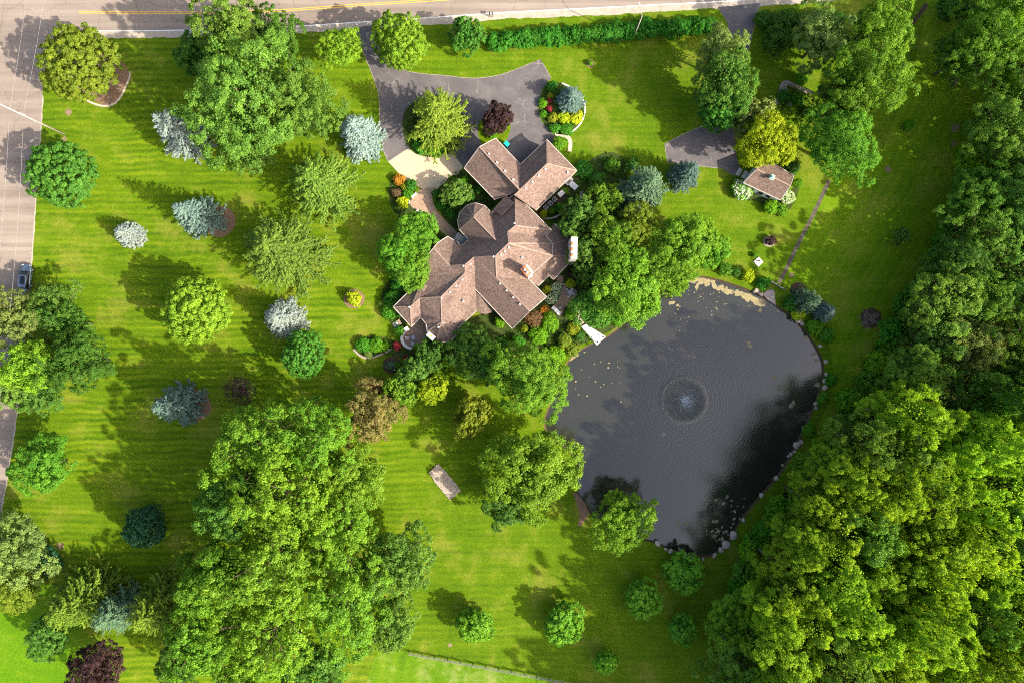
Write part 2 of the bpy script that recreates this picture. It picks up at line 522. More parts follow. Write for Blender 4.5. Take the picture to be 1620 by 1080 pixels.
# ------------------------------------------------------------------ the ground, roads and pond
POND = chaikin([(957, 534), (930, 545), (905, 560), (892, 580), (884, 612), (868, 640), (858, 668), (868, 695), (900, 712), (916, 740),
        (908, 772), (922, 795), (940, 822), (985, 846), (1035, 858), (1066, 873), (1105, 883), (1135, 879), (1160, 848),
        (1172, 825), (1205, 785), (1235, 752), (1258, 712), (1286, 655), (1303, 605), (1305, 575), (1291, 545), (1266, 510),
        (1240, 490), (1212, 470), (1178, 455), (1140, 442), (1100, 434), (1062, 446), (1020, 478), (985, 512)], 2)

def lawn_with_hole():
    bm = bmesh.new()
    outer = [(-380, -330), (380, -330), (380, 330), (-380, 330)]
    es = []
    def loop(pts):
        v = [bm.verts.new((p[0], p[1], 0)) for p in pts]
        for i in range(len(v)):
            es.append(bm.edges.new((v[i], v[(i + 1) % len(v)])))
    loop(outer)
    loop([G(*p)[:2] for p in POND])
    bmesh.ops.triangle_fill(bm, use_beauty=True, use_dissolve=False, edges=es)
    for f in bm.faces:
        f.normal_update()
        if f.normal.z < 0: f.normal_flip()
    me = bpy.data.meshes.new('lawn'); bm.to_mesh(me); bm.free()
    me.materials.append(lawn_m)
    return tag(link(bpy.data.objects.new('lawn', me)), kind='structure')
lawn_with_hole()

WATER_Z = -0.35
def pond():
    c = Vector((G(1090, 650).x, G(1090, 650).y, 0))
    top = [G(*p) for p in POND]
    n = len(top)
    mid = [p + (c - p).normalized() * 0.28 + Vector((0, 0, WATER_Z + 0.02)) for p in top]
    low = [p + (c - p).normalized() * 2.4 + Vector((0, 0, -1.2)) for p in top]
    vs_ = top + mid + low
    fs = []
    for i in range(n):
        j = (i + 1) % n
        fs.append((i, j, n + j, n + i)); fs.append((n + i, n + j, 2 * n + j, 2 * n + i))
    o = mesh_obj('pond_bank', vs_, fs, soil_m); o['kind'] = 'structure'
    w = [p + Vector((0, 0, WATER_Z)) for p in top]
    tris = [t if (w[t[1]] - w[t[0]]).cross(w[t[2]] - w[t[0]]).z > 0 else tuple(reversed(t)) for t in tessellate_polygon([w])]
    o = mesh_obj('pond_water', w, [tuple(t) for t in tris], water_m); o['kind'] = 'structure'
pond()

# mown field east of the gravel path, rough grass beyond the fence, floor of the wood
sheet('mown_field', [(1470, -60), (1462, 60), (1425, 160), (1395, 250), (1312, 290), (1296, 320), (1270, 372), (1245, 422), (1233, 450),
      (1262, 478), (1300, 515), (1318, 560), (1318, 610), (1300, 668), (1272, 716), (1246, 765), (1216, 800), (1300, 790), (1420, 560), (1490, 400), (1620, 100), (1680, -60)],
      0.004, field_m, 2, (22, 1.6))
sheet('rough_meadow', [(600, 1022), (655, 1034), (760, 1052), (860, 1070), (945, 1087), (1100, 1110), (1100, 1300), (500, 1300)], 0.004, rough_m)
sheet('neighbour_lawn', [(-120, 935), (0, 930), (52, 900), (90, 925), (125, 985), (160, 1030), (200, 1100), (150, 1250), (-200, 1250)], 0.004, corner_m, 2, (14, 2.0))
sheet('forest_floor', [(1600, 60), (1560, 160), (1500, 330), (1480, 395), (1420, 490), (1385, 555), (1325, 665), (1270, 745), (1210, 820), (1175, 890), (1150, 1000), (1140, 1300), (2100, 1300), (2100, 60)],
      0.008, forest_m, 1, (12, 3.0))

# shoulders, roads and painted lines
EDGE = [(150, 49), (230, 49), (300, 48), (400, 45), (455, 43), (560, 36), (640, 31), (700, 27), (800, 20), (960, 12), (1140, 3), (1240, -4), (1700, -40), (2200, -80)]
sheet('road_shoulder', [(64, 152), (76, 112), (92, 86), (120, 70), (156, 61)] + [(x, y + 10 + (2 if i % 2 else 0)) for i, (x, y) in enumerate(EDGE[1:], 1)] + [(2200, -110), (150, -20), (40, 60)],
      0.004, shoulder_m, 0, (7, 1.1))
WEDGE = [(67, 152), (65, 190), (61, 240), (57, 300), (53, 360), (48, 430), (39, 525), (28, 640), (19, 700), (9, 765), (-3, 830), (-40, 1000), (-80, 1200)]
sheet('verge_gravel', [(x + 2.0, y) for x, y in WEDGE] + [(x - 12, y) for x, y in WEDGE[::-1]], 0.004, shoulder_m, 0, (6, 0.9))
sheet('road', EDGE + [(2200, -180), (1200, -110), (560, -75), (150, -66), (-500, -66), (-500, 49), (-12, 52), (-4, 90), (0, 130), (0, 200), (-6, 300), (-16, 430), (-32, 560), (-48, 700), (-70, 830), (-110, 1000), (-150, 1200)]
      + WEDGE[::-1] + [(70, 118), (80, 92), (100, 72), (125, 57)], 0.010, road_m)
ribbon('white_edge_line', EDGE[:], 0.16, 0.014, line_w)
ribbon('yellow_centre_line', [(125, 18.5), (350, 19.5), (450, 15.5), (560, 7.5), (690, -1), (900, -16), (1400, -54)], 0.13, 0.014, line_y)
ribbon('yellow_centre_line', [(125, 21.3), (350, 22.3), (450, 18.3), (560, 10.3), (690, 1.8), (900, -13), (1400, -51)], 0.13, 0.014, line_y)

DRIVE = [(560, 44), (575, 85), (590, 120), (600, 150), (601, 200), (606, 238), (614, 256), (650, 234), (700, 248), (716, 243), (733, 264),
         (745, 262), (785, 230), (822, 268), (866, 230), (884, 226), (872, 208), (856, 192), (851, 172), (856, 145), (866, 130), (872, 124),
         (855, 94), (800, 117), (770, 123), (740, 124.5), (700, 119), (665, 117), (640, 112), (618, 98), (600, 75), (593, 40)]
sheet('driveway', DRIVE, 0.016, asphalt_m)
sheet('driveway', [(1135, 12), (1203, 5), (1193, 40), (1184, 80), (1176, 120), (1165, 170), (1162, 205), (1164, 240), (1170, 272), (1160, 278), (1142, 267), (1088, 262),
                   (1056, 257), (1051, 228), (1080, 213), (1110, 200), (1135, 175), (1152, 130), (1160, 75), (1150, 35)], 0.016, asphalt_m)
for line in ([(560, 44), (575, 85), (590, 120), (600, 150), (601, 200), (606, 238), (614, 256)],
             [(618, 98), (640, 112), (665, 117), (700, 119), (740, 124.5), (770, 123), (800, 117), (855, 94), (872, 124)],
             [(1142, 267), (1056, 257), (1051, 228), (1080, 213), (1110, 200)], [(1203, 5), (1193, 40), (1184, 80)]):
    ribbon('driveway_edging', chaikin(line, 1, False), 0.07, 0.020, slab_m)
sheet('entrance_apron', [(614, 256), (646, 235), (656, 243), (670, 248), (690, 249), (696, 246), (716, 243.5), (733, 264), (724, 276), (712, 279), (703, 290), (692, 299), (668, 299), (656, 292), (640, 284), (626, 269)],
      0.022, apron_m)
sheet('entrance_walk', [(668, 297), (692, 297), (684, 308), (684, 318), (690, 332), (702, 347), (716, 360), (728, 372), (720, 384), (700, 368), (684, 352), (668, 341), (645, 322), (656, 310)], 0.026, paver_m, 1)
ribbon('walk_edging', chaikin([(647, 322), (668, 342), (684, 353), (702, 369), (718, 380)], 1, False), 0.07, 0.030, slab_m)
sheet('planting_island', [(636, 192), (637, 212), (644, 230), (656, 243), (672, 248), (692, 248.5), (712, 243), (728, 228), (735, 205), (730, 175), (712, 155), (685, 150), (655, 160), (640, 175)], 0.026, cover_m, 2)
sheet('lawn_island', [(757, 192), (775, 178), (800, 184), (809, 198), (806, 212), (800, 226), (786, 236), (766, 236), (755, 215)], 0.026, lawn_m, 2)
sheet('planting_bed', [(868, 128), (890, 132), (908, 140), (922, 155), (927, 172), (922, 190), (912, 203), (898, 212), (880, 213), (866, 203), (855, 188), (852, 168), (857, 146)], 0.030, cover_m, 2)
ribbon('bed_edging', chaikin([(880, 211), (898, 213), (912, 204), (922, 191), (927, 172), (921, 154), (907, 140), (889, 132)], 2, False), 0.28, 0.05, concrete_m)
ribbon('bed_edging', chaikin([(878, 213), (892, 214), (900, 218), (903, 226), (901, 240)], 2, False), 0.7, 0.05, gravel_m)

# brown and paved patches round the house
sheet('house_bed', [(612, 300), (622, 280), (640, 285), (660, 300), (648, 322), (700, 372), (716, 382), (705, 395), (670, 450), (640, 470), (612, 500), (600, 480), (606, 455), (640, 440), (612, 395), (640, 355), (618, 330)], 0.004, cover_m, 2)
sheet('front_bed', [(700, 285), (725, 270), (740, 270), (790, 320), (770, 335), (728, 375), (704, 348), (688, 318), (692, 300)], 0.008, cover_m, 1)
sheet('back_bed', [(846, 330), (905, 285), (935, 250), (965, 238), (990, 250), (992, 290), (1010, 330), (1010, 400), (1045, 440), (985, 512), (955, 530), (920, 545), (870, 560), (820, 560), (760, 560), (640, 570), (640, 545), (760, 500), (860, 440), (905, 400), (870, 340)], 0.004, cover_m, 1)
sheet('west_bed', [(600, 470), (616, 440), (640, 440), (650, 500), (640, 520), (622, 515), (606, 500)], 0.010, cover_m, 2)
sheet('south_bed', [(558, 548), (575, 535), (600, 530), (640, 545), (655, 552), (650, 575), (620, 560), (600, 562), (585, 568), (565, 562)], 0.008, cover_m, 2)
ribbon('bed_edging', chaikin([(559, 552), (570, 564), (585, 567), (600, 562), (612, 556), (619, 552)], 2, False), 0.3, 0.03, slab_m)
sheet('patio', [(888, 450), (894, 448.5), (903, 454), (911, 460), (912.5, 465), (908, 471), (901.5, 478), (897.6, 485), (892.4, 487.4), (889, 500), (883, 499), (874, 490), (876.8, 483), (881.4, 474), (882, 462), (884, 452), (879, 440), (887, 434), (892, 442)], 0.030, paver_m, 1)
ribbon('patio_edging', chaikin([(884, 452), (892, 448), (903, 454), (911, 460), (912.5, 465), (908, 471), (901.5, 478)], 2, False), 0.28, 0.036, gravel_m)
sheet('terrace', [(651, 516), (665.5, 504), (678, 512), (678, 522), (690, 536), (672, 546), (655, 551), (646, 548), (639, 540), (637, 531), (641, 522)], 0.030, paver_m)
sheet('service_strip', [(846, 338), (900, 288), (906, 296), (893, 318), (862, 346)], 0.030, soil_m)
sheet('garden_path', [(920, 306), (930, 312), (934, 324), (932, 338), (926, 336), (924, 322), (915, 312)], 0.012, gravel_m, 1, (3, 0.8))
sheet('shed_bed', [(1160, 290), (1172, 284), (1196, 300), (1236, 318), (1258, 292), (1266, 296), (1256, 325), (1240, 340), (1220, 341), (1208, 328), (1200, 318), (1178, 318), (1163, 308)], 0.010, cover_m, 2)

# rings of mulch under single trees, bare spots in the turf
for i, (x, y, r, m_) in enumerate([(346, 350, 27, mulch_m), (307, 641, 27, mulch_m), (205, 373, 20, soil_m), (560, 473, 17, mulch_m), (1217, 382, 9.5, slab_m), (1378, 503, 17, soil_m),
                                   (620, 577, 15, soil_m), (934, 101, 7, mulch_m), (1435, 200, 8, soil_m), (1262, 459, 13, soil_m)]):
    sheet('mulch_ring', [(x + r * math.cos(a) * random.uniform(.95, 1.05), y + r * .92 * math.sin(a) * random.uniform(.95, 1.05)) for a in np.linspace(0, 2 * math.pi, 22)[:-1]], 0.012, m_)
sheet('corner_bed', [(118, 140), (150, 160), (172, 170), (196, 150), (207, 118), (190, 90), (120, 80), (80, 110)], 0.012, mulch_m, 2)
ribbon('bed_edging', chaikin([(127, 153), (148, 165), (172, 170), (190, 158), (206, 122), (205, 114)], 2, False), 0.35, 0.04, gravel_m)
for x, y, r in ((1512, 203, 8), (1509, 228, 5), (1405, 268, 5), (1310, 528, 4), (1508, 130, 9), (102, 220, 4), (1252, 435, 4), (95, 862, 6), (712, 1020, 4), (108, 178, 6)):
    sheet('bare_soil', [(x + r * math.cos(a) * random.uniform(.6, 1.2), y + r * math.sin(a) * random.uniform(.6, 1.2)) for a in np.linspace(0, 2 * math.pi, 15)[:-1]], 0.012, drysoil_m)
ribbon('gravel_path', [(1312, 285), (1296, 320), (1284, 345), (1270, 372), (1256, 400), (1245, 424), (1232, 448)], 0.68, 0.016, flat('path_gravel', (0.100, 0.084, 0.064), 0.95, 0.5, 1.6, 7.0, spec=0.05))
for line, w in (([(1230, 165), (1236, 140), (1241, 129), (1252, 134), (1268, 142), (1285, 148)], 0.75), ([(1241, 130), (1244, 148), (1250, 168)], 0.6)):
    ribbon('garden_path', chaikin(line, 1, False), w, 0.016 + w * 0.004, slab_m)
sheet('pond_spit', [(905, 776), (916, 782), (932, 806), (928, 822), (912, 836), (918, 815), (912, 795)], 0.010, mulch_m, 1)
sheet('dirt_track', [(1470, 8), (1438, 48), (1434, 46), (1462, 6)], 0.012, soil_m, 0, (8, 1.0))

def bed_chippings():
    o = sheet('chipping_bed', [(678, 746), (694, 733), (700, 740), (716, 757), (730, 775), (712, 790), (706, 784), (690, 764)], 0.06, chip_m, 0, (3, 0.7), kind=None)
    me = o.data; bm = bmesh.new(); bm.from_mesh(me)
    r = bmesh.ops.extrude_face_region(bm, geom=bm.faces[:])
    for v in [g for g in r['geom'] if isinstance(g, bmesh.types.BMVert)]: v.co.z += 0.14
    bm.to_mesh(me); bm.free()
    tag(o, 'pale rectangular bed of stone chippings lying on the south lawn', 'stone bed')
bed_chippings()

# ------------------------------------------------------------------ buildings
def slope(pts, parent, mat=shingle_m, name='roof_slope', th=0.16):
    """one roof plane: top polygon, underside and rim"""
    P = [G(*p) for p in pts]
    n = len(P)
    low = [p - Vector((0, 0, th)) for p in P]
    fs = []
    for t in tessellate_polygon([P]):
        a, b, c = (P[i] for i in t)
        t = tuple(t) if (b - a).cross(c - a).z > 0 else tuple(reversed(t))
        fs.append(t); fs.append(tuple(n + i for i in reversed(t)))
    for i in range(n):
        fs.append((i, (i + 1) % n, n + (i + 1) % n, n + i))
    return mesh_obj(name, P + low, fs, mat, parent)

def bar(name, a, b, w, h, mat, parent, up=0.0):
    """slim box from a to b (world points)"""
    a = Vector(a); b = Vector(b)
    d = (b - a).normalized()
    s = Vector((-d.y, d.x, 0)).normalized() * (w / 2)
    z = Vector((0, 0, h))
    o_ = Vector((0, 0, up))
    v = [a - s + o_, a + s + o_, a + s + o_ + z, a - s + o_ + z, b - s + o_, b + s + o_, b + s + o_ + z, b - s + o_ + z]
    return mesh_obj(name, v, [(0, 1, 2, 3), (7, 6, 5, 4), (0, 4, 5, 1), (1, 5, 6, 2), (2, 6, 7, 3), (3, 7, 4, 0)], mat, parent)

def inset(pts, d):
    c = sum((p for p in pts), Vector((0, 0, 0))) / len(pts)
    return [p + (c - p).normalized() * d for p in pts]

V = dict(
    a1=(784.3, 219, 3.4), a2=(758.4, 232.7, 6.8), a3=(734.3, 266, 3.4), a4=(782.5, 316, 3.4), a5=(822, 300.6, 6.8), a6=(823.2, 260.5, 3.4), a7=(812, 306, 5.2),
    b1=(865.2, 221, 3.4), b2=(912.7, 270.4, 3.4), b3=(865.8, 259.3, 6.8), b4=(814, 309.3, 6.8), b5=(848, 333, 3.4),
    c1=(816, 357, 7.8), c2=(815, 306, 4.2), c3=(872.6, 364.2, 4.2), c4=(863.3, 372.8, 4.2),
    r2=(803.5, 367.3, 7.8), r3=(805, 385, 8.9), r4=(784.3, 405, 8.9), r5=(749.8, 407.4, 6.8), r6=(736, 419, 6.8), r7=(736, 432, 6.0), r8=(697.8, 470, 6.0),
    e1=(874.4, 385.2, 4.2), e2=(874.4, 405, 4.2), e3=(843.6, 432, 4.2), ve=(838, 443, 4.2),
    s1=(785.7, 438.3, 6.9), s2=(838, 492.6, 6.9), s3=(864.7, 469.8, 4.0), s4=(810.4, 519.8, 4.0), s5=(752.3, 458, 4.0),
    w0=(712, 420.5, 5.3), w1=(685.5, 392.8, 5.3), w2=(651, 436.5, 3.2), w2b=(656, 441, 3.2), w3=(708.3, 374, 3.4), w5=(717.8, 380, 3.5), wm=(692, 384.5, 4.4), wn=(671, 437, 3.9),
    n1=(725.5, 389, 4.3), n2=(737, 383.5, 4.3), n3=(741, 378, 3.9), n4=(777, 337, 3.9),
    t0=(749.4, 343.3, 7.3), t1=(784.7, 380, 7.4), t2=(726.7, 363.3, 3.8), t3=(723.9, 350, 3.8), t4=(727.2, 336.7, 3.8), t5=(738.9, 325, 3.8), t6=(752.2, 321.3, 3.8), t7=(766.7, 325.5, 3.8), t8=(780, 339, 3.8), t9=(740.5, 378.3, 3.8),
    q1=(699, 509, 5.0), q2=(725.6, 518.3, 3.3), q3=(725, 527, 3.2), q4=(712, 541, 3.2), q5=(690, 541, 3.2), q6=(676, 524, 3.2), q7=(674, 512, 3.2), q9=(754.4, 491, 3.4),
    p0=(664.4, 471.7, 4.4), p1=(649.4, 485.5, 4.4), p2=(622, 485.5, 3.0), p3=(665.5, 502, 3.0), p4=(651, 517, 3.0), p5=(652, 456, 3.2),
    f0=(863, 371, 4.0), f1=(876.9, 353.7, 3.0), f2=(900.4, 378.4, 3.0), f3=(875, 386, 4.05), f4=(899, 405, 3.0), f5=(875, 405, 4.05), f6=(898, 419, 3.0), f7=(875.8, 442.6, 3.0), f8=(869, 435.8, 3.0), f9=(851.7, 452.5, 3.0), f10=(842, 433, 4.0), f11=(836, 443.5, 4.0),
)
house = empty('house', G(780, 380), 'large brown shingled house with many hipped roofs beside the pond', 'house')
for f in ('a2 a3 a4 a7 a5', 'a1 a2 a5 a6', 'b1 b2 b3', 'b1 b3 b4 a5 a6', 'b3 b2 b5 b4',
          'c1 c2 c3', 'c1 c3 c4 r2', 'r3 r2 c4 e1', 'r3 e1 e2', 'r3 e2 e3 ve s1 r4',
          's1 ve s3 s2', 's1 s2 s4 s5 r5 r4', 'c2 c1 r2 r3 r4 r5 r6 w0 w5 n1 n2 n3 n4',
          'w1 wm w3 w5 w0', 'w1 w2 w2b wn r7 r6 w0', 'r7 wn w2b p5 p2 p1 p0 r8', 'r5 r6 r7 r8 q1 q2 q9 s5',
          'q1 q2 q3', 'q1 q3 q4', 'q1 q4 q5', 'q1 q5 q6', 'q1 q6 q7', 'r8 p0 p3 q7 q1', 'p0 p1 p4 p3', 'p1 p2 p4',
          't0 t2 t3', 't0 t3 t4', 't0 t4 t5', 't0 t5 t6', 't0 t6 t7', 't0 t7 t8 t1', 't0 t1 t9 t2',
          'f0 f1 f2 f3', 'f3 f2 f4 f5', 'f5 f4 f6 f7 f8 f9 f11 f10'):
    slope([V[k] for k in f.split()], house)
# small roofs: cricket by the link, bay over the terrace side, rounded bay on the south
slope([(800, 309, 4.6), (813, 321, 6.0), (794, 341, 6.0), (779, 333, 4.6)], house)
BAY = [(652.2, 457, 3.35), (652.8, 447, 3.35), (661, 439.5, 3.35), (671, 440.5, 3.6), (676, 452, 4.9), (670, 462, 4.9)]
for i in range(5): slope([(663.5, 452, 5.2), BAY[i], BAY[i + 1]], house)
BAY2 = [(753.5, 491.5, 3.0), (761, 496, 3.0), (769, 497, 3.0), (777, 494.5, 3.0), (783, 489, 3.0)]
BAY2 = [(751.5, 455, 3.8)] + BAY2 + [(753, 456, 3.8)]
for i in range(6): slope([(759, 470, 3.7), BAY2[i], BAY2[i + 1]], house)
o = slope([(725.5, 367, 3.1), (739.5, 378, 3.1), (737.5, 384, 3.1), (729, 389.8, 3.1), (725, 389.8, 3.1), (716, 380, 3.1)], house, slate_m, 'porch_roof', 0.2)
o['label'] = 'dark flat membrane roof over the entrance porch'
# solid dark block, its colour standing in for shade in a roof gap
prism('gap_shade_block', [G(667, 433.5, 4.6)[:2], G(672, 431, 4.6)[:2], G(674.5, 436, 4.6)[:2], G(668, 438, 4.6)[:2]], 3.0, 4.75, dark_m, house)

GUT = ['a1 a2', 'a2 a3', 'a3 a4', 'a1 a6', 'a6 b1', 'b1 b2', 'b2 b5', 'c2 c3', 'c3 c4', 'c4 e1', 'e1 e2', 'e2 e3', 've s3', 's3 s2', 's2 s4', 's4 s5', 'w3 w5', 'w3 wm', 'wm w1', 'w1 w2', 'w2 w2b',
       'n3 n2', 'p5 p2', 'p2 p4', 'p4 p3', 'p3 q7', 'q7 q6', 'q6 q5', 'q5 q4', 'q4 q3', 'q3 q2', 'q2 q9', 't2 t3', 't3 t4', 't4 t5', 't5 t6', 't6 t7', 't7 t8', 't9 t2', 'f1 f2', 'f6 f7', 'f7 f8', 'f8 f9', 'n4 c2']
for g in GUT:
    a, b = (G(*V[k]) for k in g.split())
    bar('gutter', a, b, 0.13, 0.13, trim_m, house, -0.09)
RID = ['a2 a5', 'b3 b4', 'b1 b3', 'b2 b3', 'c1 c2', 'c1 c3', 'c1 r2', 'r2 r3', 'r3 e1', 'r3 e2', 'r3 r4', 'r4 s1', 's1 s2', 'r4 r5', 'r5 r6', 'r6 r7', 'r7 r8', 'r6 w0', 'w0 w1', 'r8 q1', 'r8 p0', 'p0 p1', 'p1 p2', 'p1 p4',
       'q1 q2', 'q1 q3', 'q1 q4', 'q1 q5', 'q1 q6', 't0 t1', 't0 t3', 't0 t4', 't0 t5', 't0 t6', 't0 t7', 't0 t2', 'f3 f2', 'f5 f4']
for g in RID:
    a, b = (G(*V[k]) for k in g.split())
    bar('ridge_cap', a, b, 0.19, 0.06, ridge_m, house, -0.02)
for g in ('p5 BAY', ):
    for q in BAY[:4]: bar('ridge_cap', G(663.5, 452, 5.2), G(*q), 0.22, 0.07, ridge_m, house, -0.02)

def on(a, b, t, px=0, py=0, dh=-0.35):
    A, B = V[a], V[b]
    return (A[0] + (B[0] - A[0]) * t + px, A[1] + (B[1] - A[1]) * t + py, A[2] + (B[2] - A[2]) * t + dh)
VENTS = [on('a2', 'a5', t, 2.5, -2) for t in (.2, .4, .6, .8)] + [on('b3', 'b4', t, 3, 3) for t in (.12, .32, .52, .72)] \
    + [on('s1', 's2', t, -3, 2) for t in (.16, .36, .56, .76)] + [on('r3', 'r4', t, 3, 3.5) for t in (.15, .45, .75)] \
    + [on('r7', 'r8', t, 3, 3.5) for t in (.2, .45, .7)] + [(826, 408, 6.6), (733, 477, 4.6), (781, 406.5, 8.4), (733.5, 421.5, 6.3), (699, 472, 5.6), (814, 354, 7.3), (745, 418, 6.1), (694, 517.5, 4.4), (898, 274, 4.2), (648, 486, 4.2)]
vent_mesh = None
for v in VENTS:
    p = G(*v)
    bm = bmesh.new()
    add_box(bm, p + Vector((0, 0, 0.15)), (0.30, 0.30, 0.46), math.radians(45), 0.8)
    bm_obj('roof_vent', bm, white_m, house)

# walls under the eaves, with windows and doors
WALLS = [('a1 a2 a3 a4 a5 a6', 3.3), ('b1 b2 b5 b4 a6', 3.3), ('c2 c3 c4 e1 e2 e3 ve s3 s2 s4 s5 w5 n1 n2 n4', 3.9), ('w1 w3 w5 s5 q9 q2 q7 p3 p2 p5 w2b w2', 2.95),
         ('q1 q2 q3 q4 q5 q6 q7', 3.1), ('t2 t3 t4 t5 t6 t7 t8 t9', 3.6), ('f1 f2 f4 f6 f7 f8 f9 f10 f0', 2.9)]
for ks, top in WALLS:
    P = [G(*V[k]) for k in ks.split()]
    P = [Vector((p.x, p.y, 0)) for p in P]
    Q = inset(P, 0.55)
    prism('wall', [q[:2] for q in Q], -0.1, top, wall_m, house)
    c = sum(Q, Vector((0, 0, 0))) / len(Q)
    for i in range(len(Q)):
        a, b = Q[i], Q[(i + 1) % len(Q)]
        d = b - a
        L_ = d.length
        if L_ < 3.0: continue
        u = d.normalized(); nrm = Vector((-u.y, u.x, 0))
        if nrm.dot((a + b) / 2 - c) < 0: nrm = -nrm
        k = int(L_ // 3.2)
        for j in range(k):
            m_ = a + u * (L_ * (j + .5) / k) + nrm * 0.03
            rz = math.atan2(u.y, u.x)
            w = box('window', m_ + Vector((0, 0, 1.55)), (1.25, 0.10, 1.45), rz, white_m, house)
            box('pane', m_ + nrm * 0.04 + Vector((0, 0, 1.55)), (1.07, 0.06, 1.27), rz, glass_m, w)
# garage doors on the court, front door under the porch
for ab, n_ in (('a6 b1', 2), ('a1 a6', 1)):
    a, b = (G(*V[k]) for k in ab.split())
    a.z = b.z = 0
    c = G(825, 295); c.z = 0
    u = (b - a).normalized()
    nrm = Vector((-u.y, u.x, 0))
    if nrm.dot((a + b) / 2 - c) < 0: nrm = -nrm
    for j in range(n_):
        m_ = a + u * ((b - a).length * (j + .5) / n_) - nrm * 0.28
        dd = box('garage_door', m_ + Vector((0, 0, 1.1)), (2.3, 0.12, 2.2), math.atan2(u.y, u.x), white_m, house)
        for q in range(3):
            box('door_panel', m_ + nrm * 0.08 + Vector((0, 0, 0.4 + q * 0.7)), (2.1, 0.05, 0.58), math.atan2(u.y, u.x), trim_m, dd)
box('front_door', G(726, 388) + Vector((0, 0, 1.1)), (1.2, 0.12, 2.2), math.radians(40), cedar_m, house)

# chimneys
rz = 0.0
ch = box('chimney', G(904.5, 398, 4.8), (1.1, 3.7, 9.3), math.radians(-1.5), render_m, house, 0.96)
ch['label'] = 'wide white east chimney carrying three terracotta pots'
for y in (385.5, 394.5, 403.5):
    p = G(904.7, y, 9.5)
    tube('chimney_pot', [p - Vector((0, 0, .15)), p + Vector((0, 0, .3)), p + Vector((0, 0, .36)), p + Vector((0, 0, .44))], [.26, .21, .27, .25], pot_m, ch, 10)
ch = box('chimney', G(834.5, 432, 5.6), (0.95, 1.65, 8.4), math.radians(38), white_m, house)
ch['label'] = 'tall white chimney with brick crown rising from the main roof'
box('chimney_crown', G(832.2, 429, 9.9), (1.02, 1.72, 0.22), math.radians(38), brickcap_m, ch)
for x, y in ((830.2, 426.5), (834, 431)):
    p = G(x, y, 10.2)
    tube('flue', [p - Vector((0, 0, .3)), p + Vector((0, 0, .25))], [.24, .2], white_m, ch, 10)

# the terrace wall and steps belong to the house
def arc_wall(name, line, w, h, mat, parent):
    P = [G(*p) for p in chaikin(line, 2, False)]
    L, R = [], []
    for i, p in enumerate(P):
        d = (P[min(i + 1, len(P) - 1)] - P[max(i - 1, 0)]).normalized()
        n = Vector((-d.y, d.x, 0)) * w / 2
        L.append(p + n); R.append(p - n)
    m = len(P); up = Vector((0, 0, h))
    vs_ = L + R + [p + up for p in L] + [p + up for p in R]
    fs = []
    for i in range(m - 1):
        fs += [(i, i + 1, 2 * m + i + 1, 2 * m + i), (m + i + 1, m + i, 3 * m + i, 3 * m + i + 1), (3 * m + i, 2 * m + i, 2 * m + i + 1, 3 * m + i + 1)]
    fs += [(0, 2 * m, 3 * m, m), (m - 1, 2 * m - 1, 4 * m - 1, 3 * m - 1)]
    return mesh_obj(name, vs_, fs, mat, parent)
tw = arc_wall('terrace_wall', [(645, 520), (639, 526), (636.5, 534), (638, 542), (644, 548.5), (652, 551)], 0.5, 0.75, concrete_m, None)
tag(tw, 'low curved pale wall round the southwest terrace', 'wall')
box('pier', G(644.5, 520.5) + Vector((0, 0, 0.5)), (0.75, 0.75, 1.0), math.radians(35), concrete_m, tw)
st = empty('garden_steps', G(628, 512), 'short pale stone steps leaving the west terrace door', 'steps')
for i, (x, y) in enumerate(((624.5, 514.5), (628.5, 512), (632.5, 509.5))):
    box('step', G(x, y) + Vector((0, 0, 0.05 + 0.06 * i)), (0.45, 0.9, 0.1 + 0.12 * i), math.radians(30), concrete_m if i < 2 else paver_m, st)

# garden shed by the east drive
shed = empty('garden_shed', G(1215, 292), 'small white garden shed with brown gable roof beside the east drive', 'shed')
s_ = dict(a=(1197, 268, 4.2), b=(1250.5, 294.5, 4.2), c=(1176, 289.5, 2.6), d=(1234.4, 316.7, 2.6), e=(1207, 249, 2.6), f=(1256, 278, 2.6))
slope([s_['a'], s_['c'], s_['d'], s_['b']], shed); slope([s_['a'], s_['b'], s_['f'], s_['e']], shed)
for a, b in (('c', 'd'), ('e', 'f'), ('a', 'c'), ('a', 'e'), ('b', 'd'), ('b', 'f')):
    bar('eave_trim', G(*s_[a]), G(*s_[b]), 0.12, 0.12, trim_m, shed, -0.08)
bar('ridge_cap', G(*s_['a']), G(*s_['b']), 0.26, 0.07, ridge_m, shed, -0.01)
sc = [Vector((G(*s_[k]).x, G(*s_[k]).y, 0)) for k in 'cdfe']
si = inset(sc, 0.16)
prism('wall', [p[:2] for p in si], -0.1, 2.45, white_m, shed)
for (i, j, k) in ((0, 3, 'a'), (1, 2, 'b')):
    top = G(*s_[k]); mid = (si[i] + si[j]) / 2
    mesh_obj('gable', [si[i] + Vector((0, 0, 2.45)), si[j] + Vector((0, 0, 2.45)), Vector((mid.x, mid.y, 3.85))], [(0, 1, 2)], white_m, shed)
u = (si[1] - si[0]).normalized(); nrm = Vector((u.y, -u.x, 0)); Ls = (si[1] - si[0]).length; rz = math.atan2(u.y, u.x)
for t, w_, h_, z_, nm in ((.28, .85, .95, 1.5, 'window'), (.53, .95, 2.0, 1.0, 'door'), (.74, .85, .95, 1.5, 'window')):
    m_ = si[0] + u * Ls * t + nrm * 0.02
    f_ = box(nm, m_ + Vector((0, 0, z_)), (w_, .1, h_), rz, trim_m if nm == 'window' else cedar_m, shed)
    box('pane', m_ + nrm * .05 + Vector((0, 0, z_ + (0 if nm == 'window' else .4))), (w_ - .18, .06, h_ - .18 if nm == 'window' else .8), rz, glass_m, f_)
